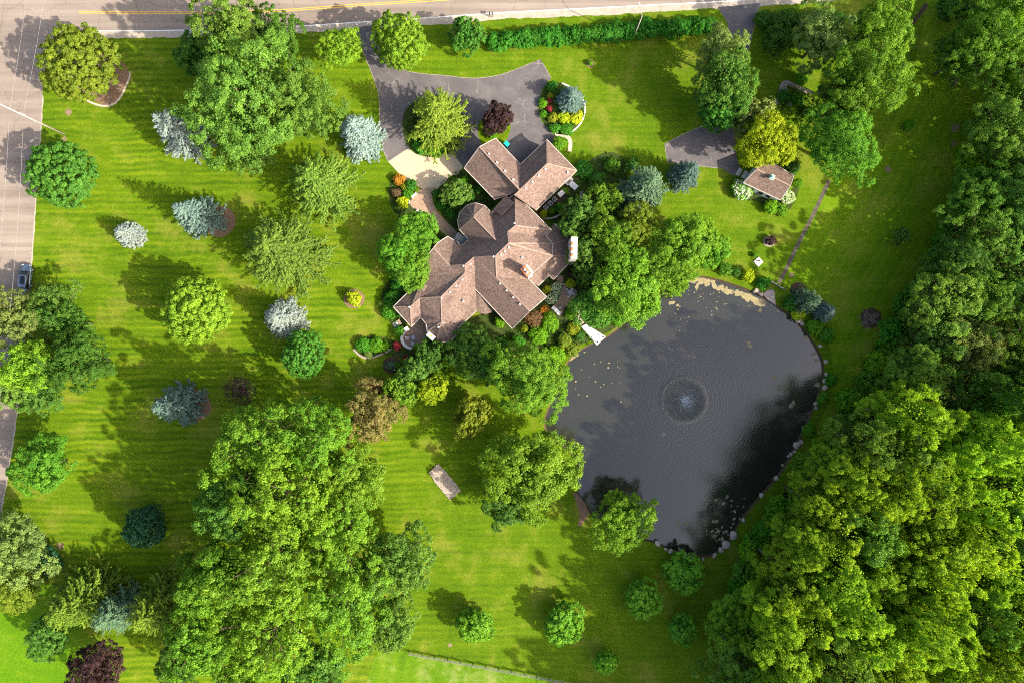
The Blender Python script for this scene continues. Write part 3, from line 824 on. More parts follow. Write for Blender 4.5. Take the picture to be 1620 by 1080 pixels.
cu = box('cupola', G(1221.7, 280.5, 4.35), (0.6, 0.6, 0.75), rz, white_m, shed)
box('cupola_roof', G(1221.7, 280.3, 4.9), (0.85, 0.85, 0.4), rz, copper_m, cu, 0.15)
ramp_m = concrete_m
for x, y in ((1169, 272.5), (1178, 277)):
    o = box('ramp_slab', G(x, y) + Vector((0, 0, 0.06)), (0.75, 1.4, 0.12), math.radians(-30), ramp_m)
    tag(o, 'pale concrete slab ' + ('nearer the drive' if x < 1172 else 'nearer the shed') + ' at the shed entrance', 'slab')

# ------------------------------------------------------------------ garden furniture and small things
dk = empty('dock', G(938, 528), 'white wooden dock reaching from the stepping stones into the pond', 'dock')
A, B_, C_, D_ = G(919.6, 516.4), G(926.6, 512.8), G(958, 532.5), G(944.2, 546)
nb = 20
for i in range(nb):
    t0, t1 = i / nb + 0.003, (i + 1) / nb - 0.003
    q = [A.lerp(D_, t0), B_.lerp(C_, t0), B_.lerp(C_, t1), A.lerp(D_, t1)]
    prism('plank', [p[:2] for p in q], 0.17 + (i % 3) * 0.003, 0.23 + (i % 3) * 0.003, white_m, dk)
for a, b in ((A, D_), (B_, C_)):
    bar('beam', a.lerp(b, .02) + Vector((0, 0, 0)), b.lerp(a, .02), 0.12, 0.16, cedar_m, dk, 0.0)
for x, y in ((953.3, 532.7), (944.2, 541.2)):
    p = G(x, y)
    tube('mooring_post', [p + Vector((0, 0, -1.0)), p + Vector((0, 0, .75)), p + Vector((0, 0, .8)), p + Vector((0, 0, 1.0))], [.06, .06, .16, .10], dark_m, dk, 8)

def rock(name, px, py, r, label, group=None, mat=stone_m, flatn=0.55, cat='boulder', sink=0.35, z=0.0, el=None, ang=0.0):
    bm = bmesh.new()
    bmesh.ops.create_icosphere(bm, subdivisions=2, radius=1.0)
    rs = np.random.default_rng(int(px * 131 + py * 7))
    ph = rs.uniform(0, 6, 6)
    for v in bm.verts:
        c = v.co
        k = 1 + .16 * math.sin(2.3 * c.x + ph[0]) * math.sin(2.9 * c.y + ph[1]) + .10 * math.sin(5 * c.z + 4 * c.x + ph[2]) + rs.uniform(-.05, .05)
        v.co = c * k
    e = el or rs.uniform(.7, 1.0)
    bmesh.ops.scale(bm, vec=(r, r * e, r * flatn), verts=bm.verts)
    bmesh.ops.rotate(bm, cent=(0, 0, 0), matrix=Matrix.Rotation(ang or rs.uniform(0, 3), 3, 'Z'), verts=bm.verts)
    bmesh.ops.translate(bm, vec=G(px, py) + Vector((0, 0, r * flatn * sink + z)), verts=bm.verts)
    o = bm_obj(name, bm, mat)
    return tag(o, label, cat, group)

EB = [(1307, 592, 3.6), (1304, 602, 3.6), (1304.5, 613, 5.2), (1290, 638, 3.4), (1291, 645, 2.8), (1260, 704, 6), (1267, 699, 3.6), (1257, 714, 2.8), (1251, 718, 3.4), (1247, 721, 2.6), (1228, 756, 4.2), (1204, 783, 4.5), (1263, 507, 5), (1269, 512, 3.4), (1297, 547, 3.6), (1306, 572, 3.2),
      (1176, 822, 4)]
for i, (x, y, r) in enumerate(sorted(EB, key=lambda q: q[1])):
    rock('boulder', x, y, r / PXM, 'pinkish boulder on the east pond bank, %s from the north' % ordw(i + 1), 'boulders on the east pond bank')
SB = [(1040, 859, 5.2), (1053, 868, 3.2), (1061, 871, 4.2), (1072, 877, 3.5), (1084, 880, 4), (1095, 880, 4.2), (1160, 846, 7), (1148, 861, 7), (1140, 869, 4.5), (1130, 878, 4.5), (1112, 884, 3.5)]
for i, (x, y, r) in enumerate(sorted(SB)):
    rock('boulder', x, y, r / PXM, 'smooth pale boulder at the south end of the pond, %s from the left' % ordw(i + 1), 'boulders on the south pond bank')
for x, y, r, lb in ((1196, 460, 5, 'pale rounded boulder west of the flat pond slab'), (1203, 465, 4.5, 'small pale boulder touching the flat pond slab')):
    rock('boulder', x, y, r / PXM, lb)
o = sheet('stone_slab', [(1206, 466), (1213, 460), (1221, 457.5), (1225, 462), (1226, 474), (1227, 483), (1222, 480), (1214, 474)], 0.12, slab_m, 0, None, None)
md = o.modifiers.new('thickness', 'SOLIDIFY'); md.thickness = 0.22
tag(o, 'large flat grey-pink slab on the northeast pond edge', 'stone slab')
w_ = empty('footbridge_rail', G(1228, 452), 'low pale timber rail crossing the end of the gravel path', 'rail')
bar('beam', G(1217, 444.5), G(1240, 458), 0.22, 0.16, cedar_m, w_, 0.25)
for x, y in ((1218, 445), (1229, 451.5), (1239, 457.5)):
    box('post', G(x, y) + Vector((0, 0, .2)), (.18, .18, .42), .5, cedar_m, w_)
STEP = [(904, 481, 4.2), (909.5, 487.5, 3.6), (914.5, 493, 3.2), (916.5, 499.5, 3), (913, 504, 2.6), (919, 504.5, 2.6), (914.5, 509, 3.1), (921, 509, 3), (918.5, 512.5, 2.8)]
for i, (x, y, r) in enumerate(STEP):
    rock('stepping_stone', x, y, r / PXM, 'flat pinkish stepping stone towards the white dock, %s from the patio' % ordw(i + 1), 'stepping stones to the dock', slab_m if r < 3 else stone_m, 0.22, 'stone', 0.3)
for i, (x, y, r) in enumerate(((920, 306, 3.4), (924, 311, 3), (928, 317, 3.2), (930, 324, 3))):
    rock('stepping_stone', x, y, r / PXM, 'pinkish stepping stone on the path east of the garage, %s from the garage' % ordw(i + 1), 'stepping stones by the garage', stone_m, 0.2, 'stone', 0.3)
lw = arc_wall('garden_wall', [(858, 346), (868, 347), (880, 344), (889, 337), (896, 330)], 0.28, 0.35, gravel_m, None)
tag(lw, 'low pale curved stone edging wall behind the garage cooling units', 'wall')

# patio table with four stools, lounge chair and side table
pt = empty('patio_table', G(902.5, 463.5), 'grey square stone table among four stools on the lakeside patio', 'table')
box('table_top', G(902.5, 463.5) + Vector((0, 0, .72)), (.95, .95, .1), math.radians(25), table_m, pt)
box('pedestal', G(902.5, 463.5) + Vector((0, 0, .35)), (.4, .4, .66), math.radians(25), table_m, pt)
for x, y, lb in ((896.5, 458.5, 'northwest'), (905, 457.5, 'northeast'), (908.5, 465, 'east'), (899, 469.5, 'south')):
    p = G(x, y)
    t_ = empty('stool', p, 'pale round stool on the ' + lb + ' side of the patio table', 'stool', 'stools round the patio table')
    tube('seat', [p + Vector((0, 0, .40)), p + Vector((0, 0, .48))], [.24, .24], concrete_m, t_, 12)
    tube('leg', [p, p + Vector((0, 0, .39))], [.17, .13], concrete_m, t_, 10)
p = G(879.5, 491)
lc = empty('lounge_chair', p, 'white reclining lounge chair at the southwest edge of the lakeside patio', 'chair')
Rz = math.radians(-42)
box('seat', p + Vector((.25, -.22, .36)), (1.25, .62, .12), Rz, white_m, lc)
box('backrest', p + Vector((-.42, .38, .52)), (.62, .62, .14), Rz, white_m, lc)
for sx in (-.5, .75):
    for sy in (-.24, .24):
        q = Matrix.Rotation(Rz, 3, 'Z') @ Vector((sx, sy, 0))
        box('leg', p + q + Vector((0, 0, .15)), (.06, .06, .3), Rz, white_m, lc)
p = G(886, 486.8)
sd = empty('side_table', p, 'small round grey side table beside the white lounge chair', 'table')
tube('table_top', [p + Vector((0, 0, .44)), p + Vector((0, 0, .5))], [.3, .3], table_m, sd, 14); tube('leg', [p, p + Vector((0, 0, .43))], [.16, .05], dark_m, sd, 8)

# terrace furniture
p = G(654.7, 534.3)
t_ = empty('terrace_table', p, 'round grey table on the terrace inside the curved wall', 'table')
tube('table_top', [p + Vector((0, 0, .70)), p + Vector((0, 0, .76))], [.46, .46], table_m, t_, 20); tube('pedestal', [p, p + Vector((0, 0, .69))], [.25, .07], dark_m, t_, 8)
for x, y, rz_, lb in ((645.5, 535, 0.05, 'west'), (653.5, 543, -.3, 'south')):
    p = G(x, y)
    t_ = empty('terrace_chair', p, 'grey cushioned armchair on the ' + lb + ' side of the round terrace table', 'chair')
    box('seat', p + Vector((0, 0, .38)), (.62, .56, .16), rz_, ac_m, t_, 1, .03)
    d_ = Vector((-.3, 0, 0)) if lb == 'west' else Vector((0.08, -.3, 0))
    box('backrest', p + d_ + Vector((0, 0, .62)), (.1, .56, .5) if lb == 'west' else (.62, .1, .5), rz_, ac_m, t_)
    for sx in (-.25, .25):
        for sy in (-.22, .22):
            box('leg', p + Vector((sx, sy, .15)), (.05, .05, .3), rz_, dark_m, t_)
p = G(681.5, 531.5, 4.2)
t_ = empty('canopy_table', Vector((p.x, p.y, 0)), 'white rectangular awning with a yellow patch at the terrace edge', 'awning')
box('canopy', p, (1.45, .85, .10), math.radians(-42), white_m, t_, .97)
box('yellow_patch', p + Vector((.05, -.02, .06)), (.5, .3, .05), math.radians(-20), yellow_m, t_)
for s in (-.5, .5):
    q = Matrix.Rotation(math.radians(-42), 3, 'Z') @ Vector((s, 0, 0))
    tube('post', [Vector((p.x, p.y, 0)) + q, p + q], [.04, .04], dark_m, t_, 6)

# cooling units and white boxes along the garage
for x, y, lb in ((863.3, 329.5, 'southernmost'), (870.2, 323, 'middle'), (877, 317, 'northernmost')):
    p = G(x, y); rz_ = math.radians(42)
    t_ = empty('cooling_unit', p, lb + ' of three grey cooling units in a row behind the garage', 'cooling unit', 'cooling units behind the garage')
    box('cabinet', p + Vector((0, 0, .42)), (.72, .72, .84), rz_, ac_m, t_, 1, .03)
    tube('fan_guard', [p + Vector((0, 0, .845)), p + Vector((0, 0, .875))], [.30, .29], dark_m, t_, 18)
    tube('fan_hub', [p + Vector((0, 0, .87)), p + Vector((0, 0, .90))], [.10, .09], ac_m, t_, 10)
p = G(888.8, 306.5)
t_ = empty('generator', p, 'long white generator cabinet next to the cooling units', 'generator')
box('cabinet', p + Vector((0, 0, .36)), (1.5, .8, .72), math.radians(42), white_m, t_, 1, .03)
box('lid', p + Vector((0, 0, .75)), (1.56, .86, .06), math.radians(42), white_m, t_)
box('vent_cap', p + Vector((.4, .3, .80)), (.2, .2, .06), math.radians(42), dark_m, t_)
p = G(906, 293.5)
t_ = empty('white_bench', p, 'white bench-like landing at the east corner of the garage', 'landing')
box('deck', p + Vector((.1, -.1, .2)), (1.5, 1.0, .4), math.radians(-42), white_m, t_)
box('upper_deck', p + Vector((-.75, .75, .2)), (.9, 1.5, .36), math.radians(-42), white_m, t_)
box('planter', p + Vector((-.62, .55, .42)), (.28, .8, .1), math.radians(-42), mulch_m, t_)
p = G(801.5, 230)
t_ = empty('teal_bin', p, 'bright teal wheeled bin beside the garage court', 'bin')
box('body', p + Vector((0, 0, .5)), (.62, .8, 1.0), math.radians(45), teal_m, t_, 1.12, .02)
box('lid', p + Vector((0, 0, 1.05)), (.8, 1.0, .09), math.radians(45), teal_m, t_, .9)
for s in (-1, 1):
    q = p + Matrix.Rotation(math.radians(45), 3, 'Z') @ Vector((s * .33, -.38, .12)); ax = Matrix.Rotation(math.radians(45), 3, 'Z') @ Vector((.05, 0, 0))
    tube('wheel', [q - ax, q + ax], [.12, .12], tyre_m, t_, 12)
# benches on the entrance walk, lamp bowl, white stone square, mailboxes
for x, y, rz_, lb in ((655.5, 310, 37, 'pale stone bench beside the hedge at the head of the walk'), (664, 336.5, -40, 'pale stone bench under the leafy tree along the walk')):
    p = G(x, y); r_ = math.radians(rz_)
    t_ = empty('garden_bench', p, lb, 'bench')
    box('seat', p + Vector((0, 0, .43)), (1.15, .4, .08), r_, concrete_m, t_)
    for s in (-.42, .42):
        box('leg', p + Matrix.Rotation(r_, 3, 'Z') @ Vector((s, 0, .2)), (.12, .34, .39), r_, concrete_m, t_)
p = G(647, 320)
t_ = empty('garden_urn', p, 'small round pale urn at the corner of the entrance walk', 'urn')
tube('bowl', [p, p + Vector((0, 0, .2)), p + Vector((0, 0, .55)), p + Vector((0, 0, .6))], [.16, .13, .3, .28], concrete_m, t_, 14)
tube('soil', [p + Vector((0, 0, .59)), p + Vector((0, 0, .615))], [.2, .19], dark_m, t_, 12)
p = G(1199.5, 414.5)
t_ = empty('stone_platform', p, 'pale square stone platform with a dark post by the north pond bank', 'platform')
box('base', p + Vector((0, 0, .08)), (1.25, 1.25, .16), math.radians(42), concrete_m, t_)
tube('post', [p + Vector((-.15, .1, .15)), p + Vector((-.15, .1, .75)), p + Vector((-.15, .1, .85))], [.08, .08, .17], dark_m, t_, 10)
for x, lb in ((775, 'left'), (779, 'right')):
    p = G(x, 27)
    t_ = empty('mailbox', p, lb + ' one of two dark mailboxes on posts by the top road', 'mailbox', 'mailboxes by the road')
    box('post', p + Vector((0, 0, .5)), (.1, .1, 1.0), 0, cedar_m, t_)
    bm = bmesh.new(); add_box(bm, p + Vector((0, 0.05, 1.08)), (.22, .55, .16)); add_tube(bm, [p + Vector((0, -.225, 1.16)), p + Vector((0, .325, 1.16))], [.11, .11], 10)
    bm_obj('letter_box', bm, dark_m, t_)

# fence along the south lawn
fence = empty('post_and_rail_fence', G(800, 1054), 'grey weathered post and rail fence crossing the south lawn', 'fence')
F0, F1 = G(648, 1030), G(1010, 1097)
nbay = 18
for i in range(nbay + 1):
    p = F0.lerp(F1, i / nbay)
    box('post', p + Vector((0, 0, .62)), (.13, .13, 1.28), math.atan2(F1.y - F0.y, F1.x - F0.x), dark_m if i % 1 else cedar_m, fence)
dirn = (F1 - F0).normalized(); off = Vector((-dirn.y, dirn.x, 0)) * -0.10
for i in range(nbay):
    a, b = F0.lerp(F1, i / nbay) + off, F0.lerp(F1, (i + 1) / nbay) + off
    for z in (.32, .66, 1.0):
        bar('rail', a + dirn * .02, b - dirn * .02, 0.045, .10, cedar_m, fence, z + random.uniform(-.02, .02))

# utility poles and wires
p1 = G(102, 213)
t_ = empty('utility_pole', p1, 'tall wooden utility pole leaning in view over the west road', 'utility pole')
tube('pole', [p1, p1 + Vector((-.05, .1, 15.2))], [.17, .11], pole_m, t_, 10)
bar('crossarm', p1 + Vector((-1.2, .5, 11.3)), p1 + Vector((1.2, -.3, 11.3)), .12, .12, pole_m, t_)
for s in (-1.1, -.5, .5, 1.1):
    q = p1 + Vector((s, .1 - s * .33, 11.42)); tube('insulator', [q, q + Vector((0, 0, .22))], [.05, .04], white_m, t_, 6)
p2 = G(1001, 63)
t_ = empty('utility_pole', p2, 'pale street lamp pole rising behind the roadside hedge', 'lamp pole')
top2 = p2 + Vector((0, 0, 8.8))
tube('pole', [p2, top2], [.11, .08], pole_m, t_, 10)
tube('lamp_arm', [top2 - Vector((0, 0, .2)), top2 + Vector((-.3, .8, .35)), top2 + Vector((-.5, 1.5, .45))], [.05, .045, .04], pole_m, t_, 6)
box('lamp_head', top2 + Vector((-.55, 1.7, .45)), (.22, .6, .14), .25, ac_m, t_)
def wire(a, b, sag, lb):
    pts = [a.lerp(b, t) - Vector((0, 0, sag * 4 * t * (1 - t))) for t in np.linspace(0, 1, 15)]
    o = tube('power_line', pts, [.016] * 15, wire_m, None, 4)
    tag(o, lb, 'wire')
base = p1 + Vector((0, 0, 11.6))
wire(base + Vector((-1.1, .45, 0)), base + Vector((4.0, 42, 0.4)), .8, 'thin western power line running north above the road junction')
wire(base + Vector((1.1, -.25, 0)), base + Vector((7.6, 42, 0.4)), .8, 'thin eastern power line running north above the road junction')
wire(base + Vector((-1.1, .45, 0)), base + Vector((-6.5, -52, 0)), 1.0, 'thin western power line running south along the west road')
wire(base + Vector((1.1, -.25, 0)), base + Vector((-3.6, -52, 0)), 1.0, 'thin eastern power line running south along the west road')

# parked car
def build_car():
    o_ = G(45.5, 440) + Vector((0, 0, 0.014))
    car = empty('parked_car', o_, 'blue-grey estate car with dark glass roof parked on the west road', 'car')
    Rz = Matrix.Rotation(math.radians(-4), 3, 'Z')
    def W(x, y, z): return o_ + Rz @ Vector((x, y, z))
    def loft(name, secs, mat, parent=car, smooth=True):
        bm = bmesh.new(); rings = []
        for s in secs: rings.append([bm.verts.new(W(*q)) for q in s])
        n = len(rings[0])
        for a, b in zip(rings, rings[1:]):
            for k in range(n): bm.faces.new((a[k], a[(k + 1) % n], b[(k + 1) % n], b[k]))
        bm.faces.new(rings[0]); bm.faces.new(rings[-1][::-1])
        return bm_obj(name, bm, mat, parent, smooth)
    def outline(hl, hw, z, nose=1.0):
        # plan outline, front towards +y, with rounded corners
        pts = []
        for k in range(28):
            a = 2 * math.pi * k / 28
            ex = 5.0
            x = hw * math.copysign(abs(math.cos(a)) ** (2 / ex), math.cos(a)); y = hl * math.copysign(abs(math.sin(a)) ** (2 / ex), math.sin(a))
            if y > hl * .6: x *= 1 - .10 * ((y - hl * .6) / (hl * .4)) ** 2
            pts.append((x, y, z - (max(0, (y - hl * .15)) * .07 if z > .8 else 0)))
        return pts
    loft('body', [outline(2.22, .86, .28), outline(2.32, .93, .45), outline(2.33, .94, .68), outline(2.27, .90, .88), outline(2.18, .84, 1.0)], paint_m)
    def cab(y0, y1, hw, z):
        return [(-hw, y0, z), (-hw * .9, y0 - .06, z), (hw * .9, y0 - .06, z), (hw, y0, z), (hw, y1, z), (hw * .85, y1 + .1, z), (-hw * .85, y1 + .1, z), (-hw, y1, z)]
    loft('cabin_glass', [cab(-2.0, 1.05, .84, .94), cab(-1.72, .42, .70, 1.50)], glass_m)
    loft('roof', [cab(-1.78, .36, .69, 1.50), cab(-1.68, .26, .62, 1.58)], paint_m)
    loft('glass_roof', [cab(-1.15, .08, .44, 1.581), cab(-1.12, .05, .42, 1.60)], glass_m)
    for s in (-1, 1):
        bm = bmesh.new(); add_tube(bm, [W(s * .63, -1.6, 1.64), W(s * .66, -.6, 1.67), W(s * .63, .2, 1.62)], [.03, .03, .03], 6); bm_obj('roof_rail', bm, rim_m, car)
        for y in (-.75, -.1):
            bm = bmesh.new(); add_tube(bm, [W(s * .85, y, .98), W(s * .705, y - .03, 1.49)], [.035, .03], 4); bm_obj('pillar', bm, paint_m, car)
        bm = bmesh.new(); add_tube(bm, [W(s * .84, 1.02, .98), W(s * .70, .40, 1.50)], [.05, .045], 4); bm_obj('pillar', bm, paint_m, car)
        box('mirror', W(s * 1.0, .82, 1.02), (.22, .12, .16), math.radians(-4), paint_m, car)
        box('headlight', W(s * .66, 2.17, .74), (.36, .22, .14), math.radians(-4 - 14 * s), lamp_m, car)
        box('tail_light', W(s * .72, -2.26, .84), (.28, .12, .16), math.radians(-4), red_lamp_m, car)
        for y in (1.42, -1.36):
            c = W(s * .84, y, .33); ax = Rz @ Vector((s * .11, 0, 0))
            wh = tube('wheel', [c - ax, c + ax], [.335, .335], tyre_m, car, 20)
            tube('rim', [c + ax * .7, c + ax * 1.08], [.23, .21], rim_m, wh, 14)
    bm = bmesh.new(); add_box(bm, W(0, 2.31, .5), (1.1, .06, .22), math.radians(-4)); bm_obj('grille', bm, dark_m, car)
    bm = bmesh.new(); add_tube(bm, [W(0, 1.15, .958), W(0, 2.1, .85)], [.012, .012], 4); bm_obj('bonnet_crease', bm, dark_m, car)
build_car()

# fountain
def fountain():
    c = Vector((FOUNT.x, FOUNT.y, WATER_Z))
    f = empty('fountain', c, 'white water fountain spraying a wide ring in the middle of the pond', 'fountain')
    tube('nozzle', [c - Vector((0, 0, .15)), c + Vector((0, 0, .12)), c + Vector((0, 0, .22))], [.28, .26, .06], dark_m, f, 14)
    r = np.random.default_rng(3)
    vs_, fs = [], []
    n = 3600
    for i in range(n):
        a = r.uniform(0, 2 * math.pi)
        jet = int(a / (2 * math.pi) * 44) / 44 * 2 * math.pi + r.normal(0, .03)
        t = r.uniform(0, 1) ** 3.0
        R_ = 3.8 * t * (1 + r.normal(0, .05))
        z = .2 + 2.3 * 4 * t * (1 - t) * .75 + .4 * (1 - t) + r.normal(0, .06)
        p = c + Vector((R_ * math.cos(jet), R_ * math.sin(jet), max(.02, z)))
        s = r.uniform(.012, .028) * (1.8 - 1.2 * t)
        k = len(vs_)
        vs_ += [p + Vector((s, 0, -s)), p + Vector((-s, s, -s)), p + Vector((-s, -s, -s)), p + Vector((0, 0, s * 1.6))]
        fs += [(k, k + 1, k + 3), (k + 1, k + 2, k + 3), (k + 2, k, k + 3), (k, k + 2, k + 1)]
    o = mesh_obj('spray', vs_, fs, foam_m, f); o['kind'] = 'stuff'
    vs_, fs = [], []
    for i in range(620):
        a = r.uniform(0, 2 * math.pi); R_ = abs(r.normal(3.7, .28)) if i % 3 else r.uniform(.2, 3.6)
        p = c + Vector((R_ * math.cos(a), R_ * math.sin(a), .012)); s = r.uniform(.012, .034)
        k = len(vs_)
        vs_ += [p + Vector((s * math.cos(q) , s * .6 * math.sin(q), 0)) for q in (0, 1.57, 3.14, 4.71)] + [p + Vector((0, 0, .03))]
        fs += [(k, k + 1, k + 4), (k + 1, k + 2, k + 4), (k + 2, k + 3, k + 4), (k + 3, k, k + 4)]
    o = mesh_obj('splash_ring', vs_, fs, foam_m, f); o['kind'] = 'stuff'
    o = None
    c2 = G(1050, 687) + Vector((0, 0, WATER_Z))
    vs_, fs = [], []
    for i in range(70):
        p = c2 + Vector((r.normal(0, .22), r.normal(0, .22), abs(r.normal(0, .08)))); s = r.uniform(.02, .045); k = len(vs_)
        vs_ += [p + Vector((s, 0, -s)), p + Vector((-s, s, -s)), p + Vector((-s, -s, -s)), p + Vector((0, 0, s))]
        fs += [(k, k + 1, k + 3), (k + 1, k + 2, k + 3), (k + 2, k, k + 3), (k, k + 2, k + 1)]
    tag(mesh_obj('aerator_bubbles', vs_, fs, foam_m), 'small white burst of bubbles southwest of the fountain', 'bubbles', None, 'stuff')
fountain()

def floating_leaves():
    r = np.random.default_rng(5)
    vs_, fs = [], []
    def blob(px, py, rad, m=9):
        c = G(px, py) + Vector((0, 0, WATER_Z + 0.012 + r.uniform(0, .012)))
        k = len(vs_); ph = r.uniform(0, 6)
        for q in range(m):
            a = 2 * math.pi * q / m
            R_ = rad * (1 + .3 * math.sin(2 * a + ph) + r.uniform(-.3, .3))
            vs_.append(c + Vector((R_ * math.cos(a), R_ * math.sin(a), 0)))
        fs.append(tuple(range(k, k + m)))
    bank = [(1090, 441), (1115, 443), (1135, 450), (1150, 458), (1168, 464), (1185, 470), (1200, 475), (1210, 480)]
    for i in range(85):
        j = r.integers(0, len(bank) - 1); t = r.uniform()
        x = bank[j][0] * (1 - t) + bank[j + 1][0] * t; y = bank[j][1] * (1 - t) + bank[j + 1][1] * t
        blob(x + r.normal(0, 3), y + abs(r.normal(0, 5)) - 2, r.uniform(.12, .55))
    for i in range(70): blob(r.normal(1130, 45), 455 + abs(r.normal(0, 35)), r.uniform(.04, .13), 6)
    for i in range(20): blob(r.uniform(905, 985), r.uniform(550, 650), r.uniform(.05, .16), 6)
    for i in range(14): blob(r.uniform(960, 1240), r.uniform(480, 800), r.uniform(.04, .12), 6)
    for x, y in ((1064, 478), (1075, 485), (1203, 492), (1186, 543), (1227, 594), (1253, 640), (905, 567), (912, 563), (1076, 827), (1088, 830), (1137, 838), (1150, 842), (1130, 847)):
        for q in range(4): blob(x + r.normal(0, 2), y + r.normal(0, 2), r.uniform(.1, .35))
    for i in range(70):
        x, y = r.uniform(1110, 1180), r.uniform(780, 860); blob(x, y, r.uniform(.05, .3), 7)
    for t in np.linspace(0, 1, 60):
        i = int(t * (len(POND) - 1)); p = POND[i]
        if p[0] > 1170 and 480 < p[1] < 780: blob(p[0] - r.uniform(2, 9), p[1] + r.normal(0, 3), r.uniform(.1, .45))
    o = mesh_obj('floating_leaves', vs_, fs, leafpad_m)
    tag(o, 'tan algae and fallen leaves floating along the pond edge', 'algae', None, 'stuff')
floating_leaves()

# ------------------------------------------------------------------ vegetation
def unit(a): return a / np.maximum(np.linalg.norm(a, axis=1, keepdims=True), 1e-9)

def card_mesh(name, P, N, T, Ls, Ws, tint, mat):
    """many small four-cornered leaves: centre P, normal N, long axis T"""
    n = len(P)
    N = unit(N); T = T - N * (T * N).sum(1, keepdims=True); T = unit(T); B = np.cross(N, T)
    Ls = Ls[:, None]; Ws = Ws[:, None]
    q = np.empty((n, 4, 3), np.float32)
    q[:, 0] = P - T * Ls * .5
    q[:, 1] = P + B * Ws * .5 + T * Ls * .05 - N * Ws * .12
    q[:, 2] = P + T * Ls * .5
    q[:, 3] = P - B * Ws * .5 + T * Ls * .05 - N * Ws * .12
    me = bpy.data.meshes.new(name)
    me.vertices.add(n * 4); me.vertices.foreach_set('co', q.ravel())
    me.loops.add(n * 4); me.loops.foreach_set('vertex_index', np.arange(n * 4, dtype=np.int32))
    me.polygons.add(n); me.polygons.foreach_set('loop_start', np.arange(n, dtype=np.int32) * 4)
    me.update(calc_edges=True)
    at = me.attributes.new('tint', 'FLOAT', 'FACE'); at.data.foreach_set('value', np.clip(tint, 0, 1).astype(np.float32))
    me.materials.append(mat)
    return me

def rdir(r, n): return unit(r.normal(size=(n, 3)))

def broad_crown(seed, R, H, z0, nblob, rb, leaf, per, lump=0.22, jit=0.42, flatb=0.75, low=-0.35, fill=0.12, mat=None, lobes=0, lobe_r=.30):
    """crown of leaf clumps spread over an uneven envelope; R radius, H top, z0 underside"""
    r = np.random.default_rng(seed)
    zc = (H + z0) / 2 + (H - z0) * 0.02; sh = (H - z0) / 2
    ph = r.uniform(0, 6.28, 8); am = r.uniform(.4, 1, 8)
    def env(d):
        a = np.arctan2(d[:, 1], d[:, 0])
        k = 1 + lump * (am[0] * np.sin(2 * a + ph[0]) * .45 + am[1] * np.sin(3 * a + ph[1]) * .4 + am[2] * np.sin(5 * a + ph[2] + 2 * d[:, 2]) * .35 + am[3] * np.sin(4 * d[:, 2] + 3 * a + ph[3]) * .4)
        return k
    # main limbs end in lobes; every lobe carries its own small leaf clumps
    def spread(k, lo):
        cs = []
        while len(cs) < k:
            c = rdir(r, 12); c = c[c[:, 2] > lo]
            if len(c) == 0: continue
            if cs:
                d = np.min(np.linalg.norm(c[:, None] - np.array(cs)[None], axis=2), axis=1)
                c = c[np.argmax(d * r.uniform(.6, 1, len(d)))]
            else: c = c[0]
            cs.append(c)
        return np.array(cs)
    ax = np.array([R, R, sh])
    if lobes:
        D0 = spread(lobes, low); k0 = r.uniform(.58, 1.0, lobes) ** .7 * env(D0); RL = lobe_r * R * r.uniform(.7, 1.25, lobes)
        L0 = D0 * k0[:, None] * (ax - (lobe_r * R * .75)); L0[:, 2] += zc
        w = RL ** 2 / (RL ** 2).sum()
        li = np.repeat(np.arange(lobes), np.maximum(3, (w * nblob).astype(int))); nblob = len(li)
        d = unit(rdir(r, nblob) + unit(D0 * [1, 1, .7] + [0, 0, .5])[li] * .85)
        C = L0[li] + d * (RL[li] * r.uniform(.75, 1.05, nblob))[:, None] * np.array([1, 1, .8])
        D = unit(C - np.array([0, 0, zc]))
        tl = r.uniform(0, 1, lobes)[li]
    else:
        D = spread(nblob, low); rad = r.uniform(.66, 1.0, nblob) ** .8 * env(D)
        C = D * rad[:, None] * np.array([R - rb * .7, R - rb * .7, sh - rb * .5]); C[:, 2] += zc
        tl = r.uniform(0, 1, nblob)
    RB = rb * r.uniform(.65, 1.25, nblob)
    tb = np.clip(.5 * tl + .5 * r.uniform(0, 1, nblob), 0, 1)
    idx = np.repeat(np.arange(nblob), np.maximum(8, (per * (RB / rb) ** 2)).astype(int))
    n = len(idx)
    d = rdir(r, n)
    out = unit(D * np.array([1, 1, .8]) + np.array([0, 0, .55]))
    d = unit(d + out[idx] * .75)
    P = C[idx] + d * (RB[idx] * (r.uniform(.55, 1.08, n) if not lobes else r.uniform(.35, 1.0, n) + r.exponential(.16, n)))[:, None] * np.array([1, 1, flatb])
    N = unit(d + out[idx] * .4 + r.normal(size=(n, 3)) * (jit + (.16 if lobes else 0)))
    tint = tb[idx] * .45 + r.uniform(0, 1, n) * .55
    # sparse inner leaves so the crown is not hollow
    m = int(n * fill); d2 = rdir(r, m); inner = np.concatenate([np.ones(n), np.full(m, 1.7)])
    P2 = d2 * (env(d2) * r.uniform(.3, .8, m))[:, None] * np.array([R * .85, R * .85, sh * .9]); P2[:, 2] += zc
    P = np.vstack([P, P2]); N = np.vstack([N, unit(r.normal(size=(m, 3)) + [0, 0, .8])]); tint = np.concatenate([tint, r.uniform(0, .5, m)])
    n = len(P)
    P[:, 2] = np.maximum(P[:, 2], 0.05)
    L = leaf * r.uniform(.7, 1.35, n) * inner
    return card_mesh('crown', P, N, r.normal(size=(n, 3)), L, L * r.uniform(.55, .85, n), tint, mat or leaf_m), C

